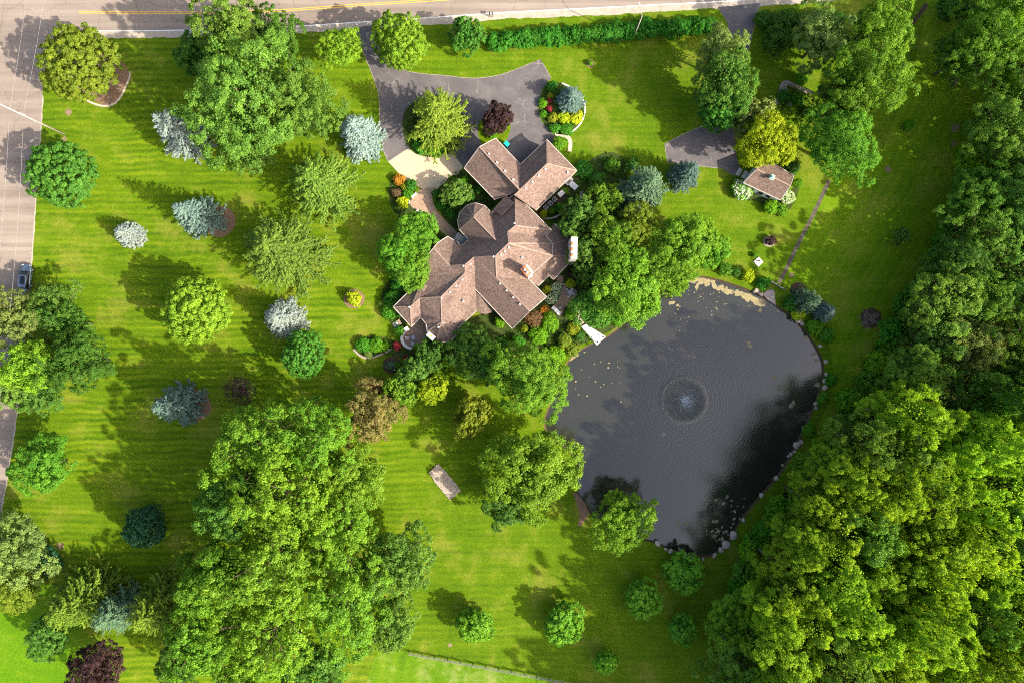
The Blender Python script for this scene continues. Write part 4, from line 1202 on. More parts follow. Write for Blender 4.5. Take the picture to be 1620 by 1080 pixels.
def trunk_mesh(seed, H, r0, targets, lean=0.0, mat=bark_m, nl=12):
    r = np.random.default_rng(seed); bm = bmesh.new()
    ht = H * .78
    ax = [Vector((math.sin(z * 3 + seed) * r0 * .5, math.cos(z * 2.3 + seed) * r0 * .5, ht * z)) for z in np.linspace(0, 1, 6)]
    ax[0] = Vector((0, 0, -0.1))
    add_tube(bm, ax, [r0 * k for k in (1.25, 1.0, .85, .65, .45, .2)], 7)
    if targets is not None and len(targets):
        sel = r.choice(len(targets), min(nl, len(targets)), replace=False)
        for i in sel:
            t = Vector(targets[i]); k = r.uniform(.3, .75); a = Vector((0, 0, ht * k))
            if t.z < a.z * .8: a.z = t.z * .8
            mid = a.lerp(t, .5) + Vector((0, 0, -.08 * (t - a).length))
            add_tube(bm, [a, mid, t], [r0 * .45, r0 * .28, r0 * .08], 5, False)
    bmesh.ops.recalc_face_normals(bm, faces=bm.faces)
    me = bpy.data.meshes.new('trunk'); bm.to_mesh(me); bm.free(); me.materials.append(mat)
    me.polygons.foreach_set('use_smooth', [True] * len(me.polygons))
    return me

def conifer_crown(seed, R, H, levels, nb, droop, up, twig, spacing, w, power=.85, sag=0.0, ragged_=.18, z0=.04, spread=45):
    """tiers of boughs; each bough forks into side boughs, all set with short needle sprays"""
    r = np.random.default_rng(seed)
    P, N, T, Ls, tt = [], [], [], [], []
    def bough(o, a, rad, dr, tb, tl0):
        m = max(3, int(rad / spacing)); s = np.linspace(.12, 1, m)
        bend = r.normal(0, .16) * s
        ca, sa = np.cos(a + bend), np.sin(a + bend)
        d = np.stack([ca, sa, np.zeros(m)], 1); side = np.stack([-sa, ca, np.zeros(m)], 1)
        pos = o[None] + d * (rad * s)[:, None]; pos[:, 2] += -dr * rad * s + up * rad * s ** 2 + r.normal(0, .02, m)
        sl = -dr + 2 * up * s
        for sg in (-1, 1, 0):
            ang = math.radians(spread) * sg
            tl = tl0 * (1.1 - .45 * s) * (1 if sg else .9)
            td = d * math.cos(ang) + side * math.sin(ang); td[:, 2] += sl * .7
            td = unit(td + r.normal(0, .2, (m, 3)))
            c = pos + td * (tl * .45)[:, None]; c[:, 2] -= sag * tl + r.uniform(0, .05, m)
            if sg == 0: c[:, 2] += .04
            P.append(c); T.append(td)
            N.append(np.array([[0, 0, 1.0]]) + side * sg * .5 + r.normal(0, .3, (m, 3)) + d * .35)
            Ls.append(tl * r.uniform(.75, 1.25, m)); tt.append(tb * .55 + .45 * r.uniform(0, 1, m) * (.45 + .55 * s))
        return pos
    for i in range(levels):
        f = z0 + (1 - z0) * (i / (levels - 1))
        f = min(.985, f + r.normal(0, .008)); z = H * f
        rad0 = R * max(.03, (1 - f)) ** power
        k = max(4, int(nb * (rad0 / R) ** .5 + r.integers(-1, 2)))
        a0 = r.uniform(0, 6.28)
        for j in range(k):
            a = a0 + 6.283 * j / k + r.normal(0, .16); rad = max(.15, rad0 * r.uniform(1 - ragged_ * 1.7, 1 + ragged_ * .6))
            dr = droop * r.uniform(.6, 1.4); tb = r.uniform(.1, .9)
            tl = twig * min(1, .4 + rad / 2.5)
            pos = bough(np.array([0, 0, z]), a, rad, dr, tb, tl)
            if rad > 1.1:
                for q, t in enumerate(np.arange(.42, .95, max(.16, .5 / rad))):
                    sg = 1 if q % 2 else -1
                    bough(pos[min(len(pos) - 1, int(t * len(pos)))], a + sg * math.radians(r.uniform(28, 50)), rad * .28 * (1.25 - t) * r.uniform(.8, 1.2), dr * .3, tb, tl * .8)
    P = np.vstack(P); N = np.vstack(N); T = np.vstack(T); Ls = np.concatenate(Ls); tt = np.concatenate(tt)
    P[:, 2] = np.maximum(P[:, 2], .05)
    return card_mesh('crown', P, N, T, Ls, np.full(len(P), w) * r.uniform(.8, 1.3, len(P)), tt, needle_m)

def twig_mesh(seed, R, H, n):
    r = np.random.default_rng(seed); bm = bmesh.new()
    for i in range(n):
        d = Vector(rdir(r, 1)[0]); d.z = abs(d.z) * .9 + .25; d.normalize()
        L = r.uniform(.6, 1.0); a = Vector((0, 0, .15)); b = Vector((d.x * R * L, d.y * R * L, d.z * H * L)); m = a.lerp(b, .45) + Vector((r.normal(0, .12), r.normal(0, .12), .1)) * R * .3
        add_tube(bm, [a, m, b], [.05, .035, .015], 4, False)
        for q in range(4):
            t = r.uniform(.4, .95); s = m.lerp(b, t); e = s + Vector(rdir(r, 1)[0]) * R * .32; e.z = max(.1, e.z)
            add_tube(bm, [s, e], [.02, .008], 3, False)
    me = bpy.data.meshes.new('branches'); bm.to_mesh(me); bm.free(); me.materials.append(twig_m)
    return me

PROTO = {}
def reg(kind, R, H, crown, trunk=None, extra=None): PROTO.setdefault(kind, []).append((R, H, crown, trunk, extra))
for s in range(5):
    c, C = broad_crown(100 + s, 7.6, 17, 2.4, 430, .55, .215, 118, .46, lobes=38, lobe_r=.23, fill=.18)
    reg('big', 7.6, 17, c, trunk_mesh(s, 17, .36, C, nl=16))
for s in range(5):
    c, C = broad_crown(200 + s, 5.0, 12, 1.6, 300, .42, .195, 90, .40, lobes=26, lobe_r=.27, fill=.22)
    reg('broad', 5.0, 12, c, trunk_mesh(20 + s, 12, .25, C))
for s in range(3):
    c, C = broad_crown(250 + s, 6.5, 16, 2.6, 360, .46, .225, 84, .62, lobes=44, lobe_r=.18, fill=.07, low=-.6)
    reg('open', 6.5, 16, c, trunk_mesh(40 + s, 16, .30, C, nl=26))
for s in range(3):
    c, C = broad_crown(300 + s, 2.9, 6.4, .35, 230, .30, .22, 50, .18, lobes=18, lobe_r=.36, low=-.7, fill=.3)
    reg('small', 2.9, 6.4, c, trunk_mesh(60 + s, 6.4, .12, C))
for s in range(3):
    c, C = broad_crown(400 + s, 5.4, 10.5, .25, 360, .46, .25, 84, .13, low=-.55, fill=.05, jit=.5)
    reg('dome', 5.4, 10.5, c, trunk_mesh(80 + s, 10.5, .24, C, nl=6))
for s in range(3):
    c, C = broad_crown(500 + s, 1.3, 1.7, .02, 46, .30, .15, 70, .14, low=-.3)
    reg('bush', 1.3, 1.7, c)
for s in range(2):
    c, C = broad_crown(540 + s, 1.0, 1.4, .02, 60, .20, .10, 60, .03, low=-.35, jit=.35)
    reg('ball', 1.0, 1.4, c)
for s in range(2):
    c, C = broad_crown(560 + s, 1.6, 1.7, .02, 70, .30, .16, 60, .10, low=-.3)
    r = np.random.default_rng(600 + s)
    cc = C[C[:, 2] > .5]; k = np.repeat(np.arange(len(cc)), 26); d = unit(rdir(r, len(k)) + [0, 0, .6]); d2 = unit(cc * [1, 1, .6])
    P = cc[k] + d * .27 * r.uniform(.85, 1.12, (len(k), 1))
    b = card_mesh('blossoms', P, d + r.normal(0, .3, d.shape), r.normal(size=d.shape), np.full(len(k), .13), np.full(len(k), .12), r.uniform(.3, 1, len(k)), petal_m)
    reg('flower', 1.6, 1.7, c, None, b)
for s in range(3):
    reg('spruce', 4.0, 12, conifer_crown(700 + s, 4.0, 12, 24, 15, .20, .28, .40, .12, .13, .74, ragged_=.28, spread=40), trunk_mesh(90 + s, 12, .2, None))
for s in range(2):
    reg('fatspruce', 4.4, 9.5, conifer_crown(720 + s, 4.4, 9.5, 24, 17, .25, .22, .42, .15, .12, .55, ragged_=.20, spread=50), trunk_mesh(95 + s, 9.5, .2, None))
for s in range(2):
    reg('dwarfspruce', 2.6, 5.2, conifer_crown(740 + s, 2.6, 5.2, 20, 18, .2, .2, .32, .12, .10, .55, ragged_=.10, spread=55), trunk_mesh(97 + s, 5.2, .12, None))
for s in range(3):
    reg('loose', 7.2, 16.5, conifer_crown(760 + s, 7.2, 16.5, 26, 16, .10, .20, .56, .165, .15, .56, ragged_=.36, spread=38, sag=.10), trunk_mesh(99 + s, 16.5, .28, None))
for s in range(2):
    reg('bare', 2.2, 2.6, twig_mesh(800 + s, 2.2, 2.6, 60))
c, C = broad_crown(820, 2.8, 4.0, .3, 60, .5, .2, 22, .2); reg('sparse', 2.8, 4.0, c, twig_mesh(821, 2.6, 3.4, 50))

KC = dict(
    maple=(0.088, 0.188, 0.013), spring=(0.105, 0.290, 0.010), woodbright=(0.135, 0.270, 0.009), woodlime=(0.158, 0.305, 0.009), woodmid=(0.092, 0.205, 0.013), wooddeep=(0.064, 0.160, 0.015), wooddark=(0.052, 0.135, 0.018),
    pine=(0.118, 0.170, 0.014),
    bright=(0.092, 0.205, 0.008), lime=(0.112, 0.240, 0.008), yellow=(0.190, 0.262, 0.008), mid=(0.070, 0.165, 0.012), green=(0.050, 0.170, 0.010), vivid=(0.080, 0.215, 0.008),
    deep=(0.048, 0.128, 0.014), dark=(0.042, 0.112, 0.018), teal=(0.022, 0.090, 0.040), olive=(0.118, 0.178, 0.014), sage=(0.128, 0.205, 0.048), pale=(0.240, 0.280, 0.050),
    silver=(0.225, 0.290, 0.265), blue=(0.135, 0.215, 0.185), steel=(0.105, 0.170, 0.138), bluegreen=(0.085, 0.160, 0.085), conif=(0.092, 0.150, 0.016), gold=(0.185, 0.215, 0.012), plum=(0.046, 0.024, 0.026),
    brown=(0.130, 0.085, 0.040), red=(0.190, 0.026, 0.036), orange=(0.290, 0.160, 0.018), hedge=(0.036, 0.150, 0.012), white=(0.72, 0.74, 0.62), dusty=(0.150, 0.145, 0.045), chartreuse=(0.260, 0.330, 0.010))
NAME = dict(big='deciduous_tree', broad='deciduous_tree', open='deciduous_tree', small='young_tree', dome='rounded_tree', bush='shrub', ball='clipped_shrub', flower='flowering_shrub', spruce='spruce_tree',
            fatspruce='spruce_tree', dwarfspruce='dwarf_spruce', loose='conifer_tree', bare='bare_shrub', sparse='sparse_shrub')
CATS = dict(bush='shrub', ball='shrub', flower='shrub', bare='shrub', sparse='shrub')
HC = dict(big=.63, broad=.60, open=.62, small=.58, dome=.5, bush=.5, ball=.5, flower=.5, spruce=.36, fatspruce=.42, dwarfspruce=.45, loose=.42, bare=.4, sparse=.5)
tcount = [0]
def plant(kind, px, py, rpx, H, col, label, group=None, ry=None, jit=True):
    """crown seen at photo pixel (px,py) with apparent radius rpx; stands on the ground below it"""
    tcount[0] += 1
    rs = random.Random(tcount[0] * 977 + int(px))
    if kind == 'broad' and rpx < 37: kind = 'small'
    ps = PROTO[kind]
    R0, H0, crown, trunk, extra = ps[rs.randrange(len(ps))]
    hc = H * HC[kind]
    loc = G(px, py, hc); loc.z = 0
    R = rpx / PXM * (1 - hc / CAM_H)
    # a tall crown looks longer away from the picture centre; take that off the radius
    sx = R / R0 * .97
    sz = H / H0
    t = bpy.data.objects.new(NAME[kind], None)
    t.empty_display_size = .3
    COL.objects.link(t)
    t.location = loc; t.rotation_euler = (0, 0, rs.uniform(0, 6.28)); v_ = .16 if kind in ('bush', 'flower', 'small') else .05
    t.scale = (sx * rs.uniform(1 - v_, 1 + v_), sx * rs.uniform(1 - v_, 1 + v_), sz)
    tag(t, label, CATS.get(kind, 'tree'), group)
    cw = ('wood' + col if 'wood' + col in KC else col) if group in ('trees of the east wood', 'shrubs along the edge of the wood') else col
    base = [min(.8, q * (1.35 if kind == 'loose' else 1.7)) for q in KC[cw]] if kind not in ('spruce', 'fatspruce', 'dwarfspruce') else [q * 1.1 for q in KC[cw]]
    k = rs.uniform(.88, 1.12) if jit else 1.0
    if kind in ('big', 'broad', 'open', 'small', 'dome') and col not in ('plum', 'yellow', 'dusty'): base = [base[0] * 1.12, base[1] * .97, base[2] * (1.0 if col in ('sage', 'teal', 'deep', 'dark', 'olive') else 1.9)]
    c = (base[0] * k * rs.uniform(.90, 1.12), base[1] * k, base[2] * k, 1)
    o = bpy.data.objects.new('branches' if kind == 'bare' else ('foliage' if kind in CATS else 'crown'), crown)
    o.color = c; COL.objects.link(o); o.parent = t
    if trunk is not None:
        o = bpy.data.objects.new('branches' if kind == 'sparse' else 'trunk', trunk); COL.objects.link(o); o.parent = t
    if extra is not None:
        o = bpy.data.objects.new('blossoms', extra); o.color = (*KC['white'], 1); COL.objects.link(o); o.parent = t
    return t

T = [
 # west lawn and the road corner
 ('dome', 128, 100, 64, 11.5, 'olive', 'large rounded olive-green tree on the mulch bed at the road corner'),
 ('dome', 99, 277, 57, 9.5, 'green', 'dense green dome tree standing beside the west road'),
 ('dwarfspruce', 200, 370, 25, 5.2, 'silver', 'small egg-shaped silver spruce alone on the west lawn'),
 ('spruce', 311, 341, 38, 12.5, 'blue', 'blue spruce in a brown mulch ring north of the bright round tree'),
 ('dome', 313, 490, 54, 11, 'lime', 'bright lime round tree throwing a long shadow on the west lawn'),
 ('spruce', 283, 208, 44, 13, 'silver', 'silver spruce half covered by the big maple crown'),
 ('fatspruce', 568, 213, 41, 11, 'silver', 'pale silver-white spruce beside the main driveway'),
 ('fatspruce', 447, 503, 35, 9, 'silver', 'silver spruce touching the green dome tree below the conifers'),
 ('dome', 482, 560, 38, 8.5, 'green', 'vivid green dome tree below the silver spruce'),
 ('loose', 508, 292, 58, 16, 'conif', 'feathery yellow-green conifer, northern one of the overlapping pair'),
 ('loose', 448, 398, 70, 17, 'conif', 'feathery yellow-green conifer, southern one of the overlapping pair'),
 ('bush', 560, 472, 15, 2.2, 'chartreuse', 'small yellow-green shrub in a round bed west of the house'),
 ('spruce', 279, 640, 38, 12, 'steel', 'grey-blue spruce in a mulch ring within the long lawn shadow'),
 ('sparse', 381, 618, 27, 5, 'plum', 'sparse dark plum shrub on the shaded lawn east of the grey-blue spruce'),
 ('dome', 231, 832, 34, 8, 'teal', 'dark blue-green round tree at the south of the west lawn'),
 ('broad', 68, 738, 52, 10, 'vivid', 'bright green tree with lobed crown beside the lower west road'),
 # west edge group
 ('broad', 84, 490, 44, 10, 'mid', 'green tree just below the parked car'),
 ('broad', 22, 505, 48, 13, 'sage', 'grey-green tree at the left edge below the road'),
 ('big', 122, 572, 56, 14, 'deep', 'deep green tree with wide crown at the east of the roadside clump'),
 ('broad', 50, 578, 46, 15, 'lime', 'yellow-green tree in the middle of the roadside clump'),
 ('broad', 20, 608, 44, 12, 'mid', 'dull green tree at the left edge by the roadside clump'),
 ('broad', 108, 510, 40, 11, 'deep', 'dark green tree between the car and the deep green wide tree'),
 ('broad', 60, 622, 38, 9, 'mid', 'low green tree at the foot of the roadside clump'),
 # lower left corner
 ('broad', 22, 868, 60, 12, 'sage', 'grey-green tree at the left edge south of the road'),
 ('bush', 74, 888, 24, 4.5, 'teal', 'dark blue-green bush beside the grey-green corner tree'),
 ('broad', 30, 930, 42, 9, 'olive', 'olive tree at the left edge above the sunny corner lawn'),
 ('loose', 128, 950, 56, 14, 'olive', 'olive feathery conifer on the corner lawn, leftmost of the row'),
 ('loose', 190, 965, 42, 12, 'bluegreen', 'blue-green feathery conifer in the middle of the corner row'),
 ('loose', 250, 960, 52, 13, 'olive', 'olive feathery conifer, rightmost of the corner row'),
 ('broad', 78, 1010, 38, 9, 'mid', 'green tree at the edge of the sunny corner lawn'),
 ('broad', 150, 1062, 50, 12, 'plum', 'dark purple tree at the bottom left of the picture'),
 ('broad', 282, 1052, 40, 10, 'deep', 'deep green tree right of the purple tree at the bottom'),
 # the large grove in the lower left
 ('open', 408, 700, 70, 23, 'bright', 'bright open-crowned tree at the northwest corner of the lower grove'),
 ('open', 500, 690, 70, 19, 'bright', 'bright open tree at the north of the lower grove'),
 ('broad', 588, 655, 50, 12, 'dusty', 'brownish dull tree at the northeast tip of the lower grove'),
 ('bush', 592, 610, 16, 3.5, 'brown', 'brown shrub north of the dull brownish tree'),
 ('open', 455, 785, 82, 24, 'lime', 'large yellow-green tree in the upper middle of the lower grove'),
 ('broad', 370, 800, 56, 22, 'mid', 'green tree at the west edge of the lower grove'),
 ('broad', 558, 755, 56, 14, 'bright', 'bright tree at the east edge of the lower grove above the lawn bay'),
 ('open', 548, 845, 74, 17, 'lime', 'yellow-green tree at the middle east of the lower grove'),
 ('open', 430, 885, 88, 24, 'bright', 'largest spreading tree at the heart of the lower grove'),
 ('broad', 345, 910, 62, 22, 'bright', 'bright tree at the west of the lower grove near the corner conifers'),
 ('broad', 630, 890, 62, 14, 'mid', 'mid green tree bulging east over the south lawn from the grove'),
 ('open', 545, 960, 82, 17, 'bright', 'broad bright tree at the south of the grove near the fence end'),
 ('open', 425, 1000, 84, 21, 'lime', 'yellow-green tree at the south middle of the lower grove'),
 ('broad', 322, 1005, 62, 18, 'bright', 'bright tree at the southwest corner of the lower grove'),
 ('broad', 618, 985, 48, 12, 'mid', 'green tree above the west end of the fence'),
 ('broad', 498, 1065, 58, 13, 'mid', 'green tree at the bottom edge left of the fence'),
 ('broad', 380, 1075, 50, 13, 'bright', 'bright tree at the bottom edge below the grove'),
 # top edge
 ('big', 385, 155, 100, 22, 'maple', 'huge spreading maple west of the driveway'),
 ('broad', 368, 55, 58, 20, 'maple', 'tall tree reaching over the top road beside the huge maple'),
 ('broad', 437, 60, 42, 14, 'deep', 'green tree between the huge maple and the top road'),
 ('big', 470, 165, 66, 18, 'maple', 'bright spreading tree on the east flank of the huge maple'),
 ('broad', 312, 86, 32, 8, 'deep', 'small dark tree at the northwest foot of the huge maple'),
 ('broad', 390, 232, 48, 14, 'maple', 'bright tree at the south flank of the huge maple'),
 ('broad', 537, 76, 37, 9, 'lime', 'lime green tree left of the driveway mouth'),
 ('dome', 633, 66, 47, 10.5, 'lime', 'dense lime round tree right of the driveway mouth'),
 ('broad', 738, 57, 30, 7, 'green', 'deep green tree at the west end of the roadside hedge'),
 ('loose', 693, 187, 54, 13, 'pine', 'golden-green spreading conifer on the driveway island'),
 ('broad', 785, 186, 28, 6.5, 'plum', 'dark purple tree on the grass island by the garage'),
 ('bush', 778, 214, 8, 1.4, 'vivid', 'small green shrub beneath the purple tree'),
 # trees by the front walk
 ('broad', 660, 366, 37.5, 8.5, 'vivid', 'bright tree nearest the entrance walk'),
 ('broad', 630, 405, 37.5, 8, 'vivid', 'bright tree at the west side of the entrance clump'),
 ('broad', 650, 425, 37.5, 8.0, 'bright', 'bright lobed tree against the west roof edge'),
 # around the east drive
 ('broad', 1140, 85, 42, 13, 'sage', 'grey-green tree beside the east drive below the hedge'),
 ('broad', 1150, 130, 52, 17, 'mid', 'large green tree north of the east parking pad'),
 ('broad', 1140, 172, 36, 11, 'green', 'green tree overhanging the east parking pad'),
 ('broad', 1195, 185, 34, 9, 'sage', 'pale grey-green tree beside the yellow tree'),
 ('broad', 1214, 222, 48, 13, 'yellow', 'bright yellow tree overhanging the shed'),
 ('broad', 1302, 60, 48, 13, 'sage', 'pale grey-green tree north of the garden paths'),
 ('broad', 1392, 52, 55, 16, 'bright', 'bright tree at the northeast of the tall row by the field'),
 ('big', 1372, 118, 68, 19, 'bright', 'tall bright tree in the middle of the row by the field'),
 ('big', 1330, 225, 66, 14.5, 'vivid', 'large bright green tree right of the shed'),
 ('broad', 1335, 160, 46, 13, 'mid', 'green tree between the garden paths and the tall row'),
 ('broad', 1232, 62, 24, 6, 'deep', 'small dark tree by the head of the garden paths'),
 # north-east corner
 ('big', 1558, 62, 66, 16, 'bright', 'bright tree in the northeast corner beside the field'),
 ('big', 1612, 30, 60, 17, 'lime', 'yellow-green tree at the top right corner'),
 ('broad', 1520, 92, 42, 12, 'deep', 'dark green tree at the field side of the northeast corner'),
 ('bush', 1500, 14, 20, 3.5, 'deep', 'dark shrub at the top edge beside the field'),
 ('bush', 1528, 18, 18, 3.5, 'deep', 'dark shrub under the northeast corner tree'),
 ('bush', 1437, 198, 9, 2.5, 'vivid', 'small bright shrub in the north of the mown field'),
 ('small', 1427, 373, 15, 3.6, 'mid', 'small green sapling alone in the mown field'),
 ('bare', 1374, 505, 22, 2.4, 'brown', 'bare grey leafless shrub at the south end of the field'),
 # between garage and pond
 ('spruce', 1020, 298, 42, 13, 'bluegreen', 'grey-green spruce southwest of the east parking pad'),
 ('fatspruce', 1086, 275, 28, 9, 'steel', 'blue-grey spruce below the east parking pad'),
 ('broad', 915, 345, 36, 8, 'mid', 'green tree behind the garage cooling units'),
 ('broad', 955, 318, 30, 7, 'bright', 'bright small tree on the garden path east of the garage'),
 ('broad', 965, 372, 40, 10, 'bright', 'bright tree east of the wide white chimney'),
 ('broad', 1008, 358, 38, 9, 'olive', 'olive tree south of the grey-green spruce'),
 ('broad', 925, 402, 33, 8, 'mid', 'green tree right beside the wide white chimney'),
 ('broad', 1082, 385, 52, 11, 'lime', 'lime tree leaning over the north pond bank'),
 ('broad', 1126, 398, 34, 8, 'vivid', 'vivid green tree at the east of the north pond bank'),
 ('broad', 1045, 425, 42, 10, 'bright', 'bright tree drooping over the northwest pond bank'),
 ('broad', 988, 454, 65, 12, 'lime', 'yellow-green tree between the patio and the pond'),
 ('broad', 942, 488, 40, 8, 'green', 'green tree directly above the white dock'),
 ('broad', 1062, 440, 30, 6, 'lime', 'lime tree dipping its branches into the north pond corner'),
 ('bush', 1020, 478, 16, 1.8, 'green', 'green shrub on the northwest waterline below the yellow-green tree'),
 ('bush', 980, 505, 14, 1.6, 'vivid', 'vivid shrub on the waterline right of the white dock'),
 ('bush', 905, 552, 13, 1.4, 'olive', 'olive shrub on the waterline left of the white dock'),
 ('bush', 880, 560, 14, 1.6, 'lime', 'lime shrub on the bank west of the dock'),
 ('bush', 925, 470, 13, 1.8, 'deep', 'dark shrub between the patio and the dock tree'),
 ('broad', 935, 435, 28, 7, 'deep', 'small dark tree east of the patio'),
 ('bush', 908, 432, 13, 2.6, 'plum', 'dark purple shrub north of the patio'),
 ('broad', 975, 400, 40, 10, 'bright', 'bright tree in the middle of the thicket east of the house'),
 # south of the house
 ('broad', 748, 557, 45, 7.5, 'deep', 'dark green tree against the south roof edge'),
 ('broad', 678, 563, 28, 5.5, 'deep', 'dark tree south of the terrace'),
 ('broad', 786, 574, 34, 7, 'green', 'green tree below the long southeast gable'),
 ('big', 836, 600, 69, 14, 'bright', 'large bright tree on the west bank of the pond'),
 ('broad', 684, 615, 24, 6.5, 'yellow', 'small golden-yellow tree south of the terrace'),
 ('broad', 745, 662, 35, 8.5, 'olive', 'olive-yellow tree on the lawn south of the house'),
 ('broad', 842, 746, 78, 13, 'lime', 'wide lime tree on the southwest pond bank'),
 ('broad', 800, 800, 40, 9, 'mid', 'green tree at the southwest foot of the wide lime tree'),
 ('broad', 986, 823, 52, 11, 'lime', 'yellow-green tree on the south pond bank'),
 ('broad', 635, 620, 30, 7, 'bright', 'bright small tree west of the golden-yellow tree'),
 ('broad', 655, 590, 26, 6, 'mid', 'green small tree beside the round flower bed'),
 # young trees on the south lawn
 ('small', 750, 987, 31, 5.5, 'spring', 'young round tree nearest the lower grove on the south lawn'),
 ('small', 890, 988, 33, 5.5, 'spring', 'young round tree in the middle of the south lawn'),
 ('small', 1016, 950, 32, 5, 'spring', 'young round tree southwest of the pond end'),
 ('small', 1081, 907, 33, 5, 'spring', 'young round tree right below the pond end'),
 ('small', 1079, 995, 25, 4.2, 'spring', 'small young tree at the edge of the wood on the south lawn'),
 ('small', 957, 1047, 23, 4.2, 'spring', 'small young tree beside the fence at the bottom'),
 # pond edge planting
 ('spruce', 1277, 476, 24, 8, 'bluegreen', 'pale grey-green spruce on the northeast pond bank'),
 ('fatspruce', 1306, 494, 19, 5, 'blue', 'small blue spruce on the northeast pond bank'),
 ('bush', 1252, 480, 17, 1.8, 'hedge', 'green shrub between the flat slab and the pale spruce'),
 ('bush', 1262, 496, 13, 1.5, 'chartreuse', 'yellow-green shrub at the waterline under the pale spruce'),
 ('bush', 1289, 518, 15, 1.6, 'vivid', 'bright shrub below the small blue spruce'),
 ('bush', 1309, 530, 14, 1.6, 'green', 'green shrub at the southern end of the northeast bank'),
 ('bush', 1183, 436, 12, 1.8, 'chartreuse', 'yellow-green shrub on the north pond bank'),
 ('bush', 1208, 448, 12, 1.5, 'hedge', 'round green shrub left of the gravel path end'),
 ('bush', 1164, 430, 11, 1.5, 'deep', 'dark shrub on the north pond bank'),
 ('bush', 1148, 426, 12, 1.5, 'mid', 'green shrub west of the dark bank shrub'),
 ('bush', 1194, 404, 5, .8, 'vivid', 'tiny green plant at the white stone platform'),
 ('bush', 1219, 381, 9, 1.4, 'plum', 'dark purple shrub in a pale ring on the east lawn'),
 ('bush', 1315, 600, 11, 1.2, 'green', 'green shrub on the east pond bank beside the boulders'),
 ('bush', 1302, 630, 12, 1.2, 'vivid', 'vivid shrub on the east pond bank below the boulders'),
 ('bush', 1280, 680, 12, 1.4, 'vivid', 'vivid shrub at the pond edge before the wood'),
 ('bush', 934, 100, 6, .9, 'vivid', 'tiny shrub in a mulch ring on the north lawn'),
 ('bush', 1000, 260, 12, 1.6, 'deep', 'dark shrub in the bed on the shaded north lawn'),
 # shed planting
 ('flower', 1174, 301, 17, 1.9, 'lime', 'white-flowering shrub at the left of the shed'),
 ('bush', 1220, 327, 13, 1.8, 'lime', 'light green shrub below the shed wall'),
 ('flower', 1246, 312, 13, 1.7, 'lime', 'white-flecked shrub at the right corner of the shed'),
 ('bush', 1236, 332, 12, 1.6, 'bright', 'green shrub at the bottom of the shed bed'),
 ('bush', 1252, 264, 14, 2.2, 'deep', 'dark shrub behind the shed'),
 ('bush', 1262, 290, 9, 1.5, 'bright', 'small bright shrub at the east gable of the shed'),
 # driveway bed
 ('fatspruce', 903, 156, 26, 6, 'blue', 'blue spruce filling the driveway bed'),
 ('ball', 873, 137, 10, 1.9, 'hedge', 'clipped dark green ball at the north of the driveway bed'),
 ('bush', 870, 151, 7, 1.1, 'gold', 'small golden shrub beside the clipped ball'),
 ('bush', 869, 160, 5, .8, 'red', 'upper red shrub in the driveway bed'),
 ('bush', 869, 172, 5.5, .8, 'red', 'lower red shrub in the driveway bed'),
 ('bush', 859, 163, 8, 1.0, 'vivid', 'green shrub at the west edge of the driveway bed'),
 ('bush', 860, 181, 8, 1.0, 'vivid', 'green shrub at the southwest edge of the driveway bed'),
 ('ball', 874.5, 186, 9, 1.4, 'gold', 'round golden shrub south of the red shrubs'),
 ('bush', 892, 186, 12, 1.5, 'chartreuse', 'yellow shrub in the middle south of the driveway bed'),
 ('bush', 911, 186, 13, 1.6, 'chartreuse', 'yellow shrub at the southeast of the driveway bed'),
 ('bush', 878, 203, 10, 1.1, 'green', 'green shrub at the bottom left of the driveway bed'),
 ('bush', 897, 205, 11, 1.1, 'green', 'green shrub at the bottom right of the driveway bed'),
 ('bush', 885, 227, 13, 1.8, 'bright', 'round light green shrub at the garage corner path'),
 ('ball', 924, 268, 17, 1.3, 'hedge', 'curved clipped green hedge at the garage east corner'),
 # entrance beds
 ('bush', 632, 285, 10, 1.5, 'orange', 'orange-gold shrub at the top of the entrance bed'),
 ('bush', 642, 297, 8, 1.3, 'gold', 'yellow shrub below the orange one in the entrance bed'),
 ('bush', 627, 305, 9, 1.2, 'brown', 'brown shrub at the left of the entrance bed'),
 ('ball', 650, 293, 11, 1.6, 'hedge', 'clipped green block by the cream apron'),
 ('ball', 645, 305, 10, 1.4, 'vivid', 'clipped bright green block above the stone bench'),
 ('bush', 637, 320, 10, 1.5, 'chartreuse', 'yellow-green shrub near the pale urn'),
 ('broad', 722, 305, 26, 5, 'mid', 'small leafy tree in the bed beside the entrance walk'),
 ('ball', 690, 307, 8, 1.5, 'hedge', 'clipped round shrub at the narrow start of the walk'),
 ('ball', 699, 325, 10, 1.6, 'hedge', 'clipped dark shrub on the east side of the walk'),
 ('ball', 712, 337, 10, 1.6, 'hedge', 'clipped dark shrub farther down the east side of the walk'),
 ('ball', 735, 285, 7, 1.8, 'vivid', 'narrow bright clipped shrub beside the garage wall'),
 ('ball', 745, 312, 7, 1.3, 'hedge', 'clipped green shrub near the turret path'),
 ('bush', 757, 300, 8, 1.0, 'hedge', 'green shrub along the garage wall north of the turret'),
 ('bush', 690, 225, 16, 1.0, 'green', 'green ground shrub below the golden conifer'),
 ('bush', 668, 232, 14, 1.0, 'hedge', 'dark ground shrub at the left foot of the golden conifer'),
 ('bush', 690, 240, 12, .9, 'vivid', 'bright ground shrub at the rim of the driveway island'),
 # west and south beds
 ('bush', 632, 450, 16, 2.0, 'hedge', 'green hedge shrub at the top of the west house bed'),
 ('bush', 624, 470, 16, 2.0, 'hedge', 'green hedge shrub in the middle of the west house bed'),
 ('bush', 618, 492, 14, 1.8, 'green', 'green hedge shrub at the bottom of the west house bed'),
 ('bush', 607, 482, 9, .9, 'olive', 'olive low shrub at the rim of the west house bed'),
 ('bush', 632, 524, 9, 1.4, 'green', 'green shrub outside the curved terrace wall'),
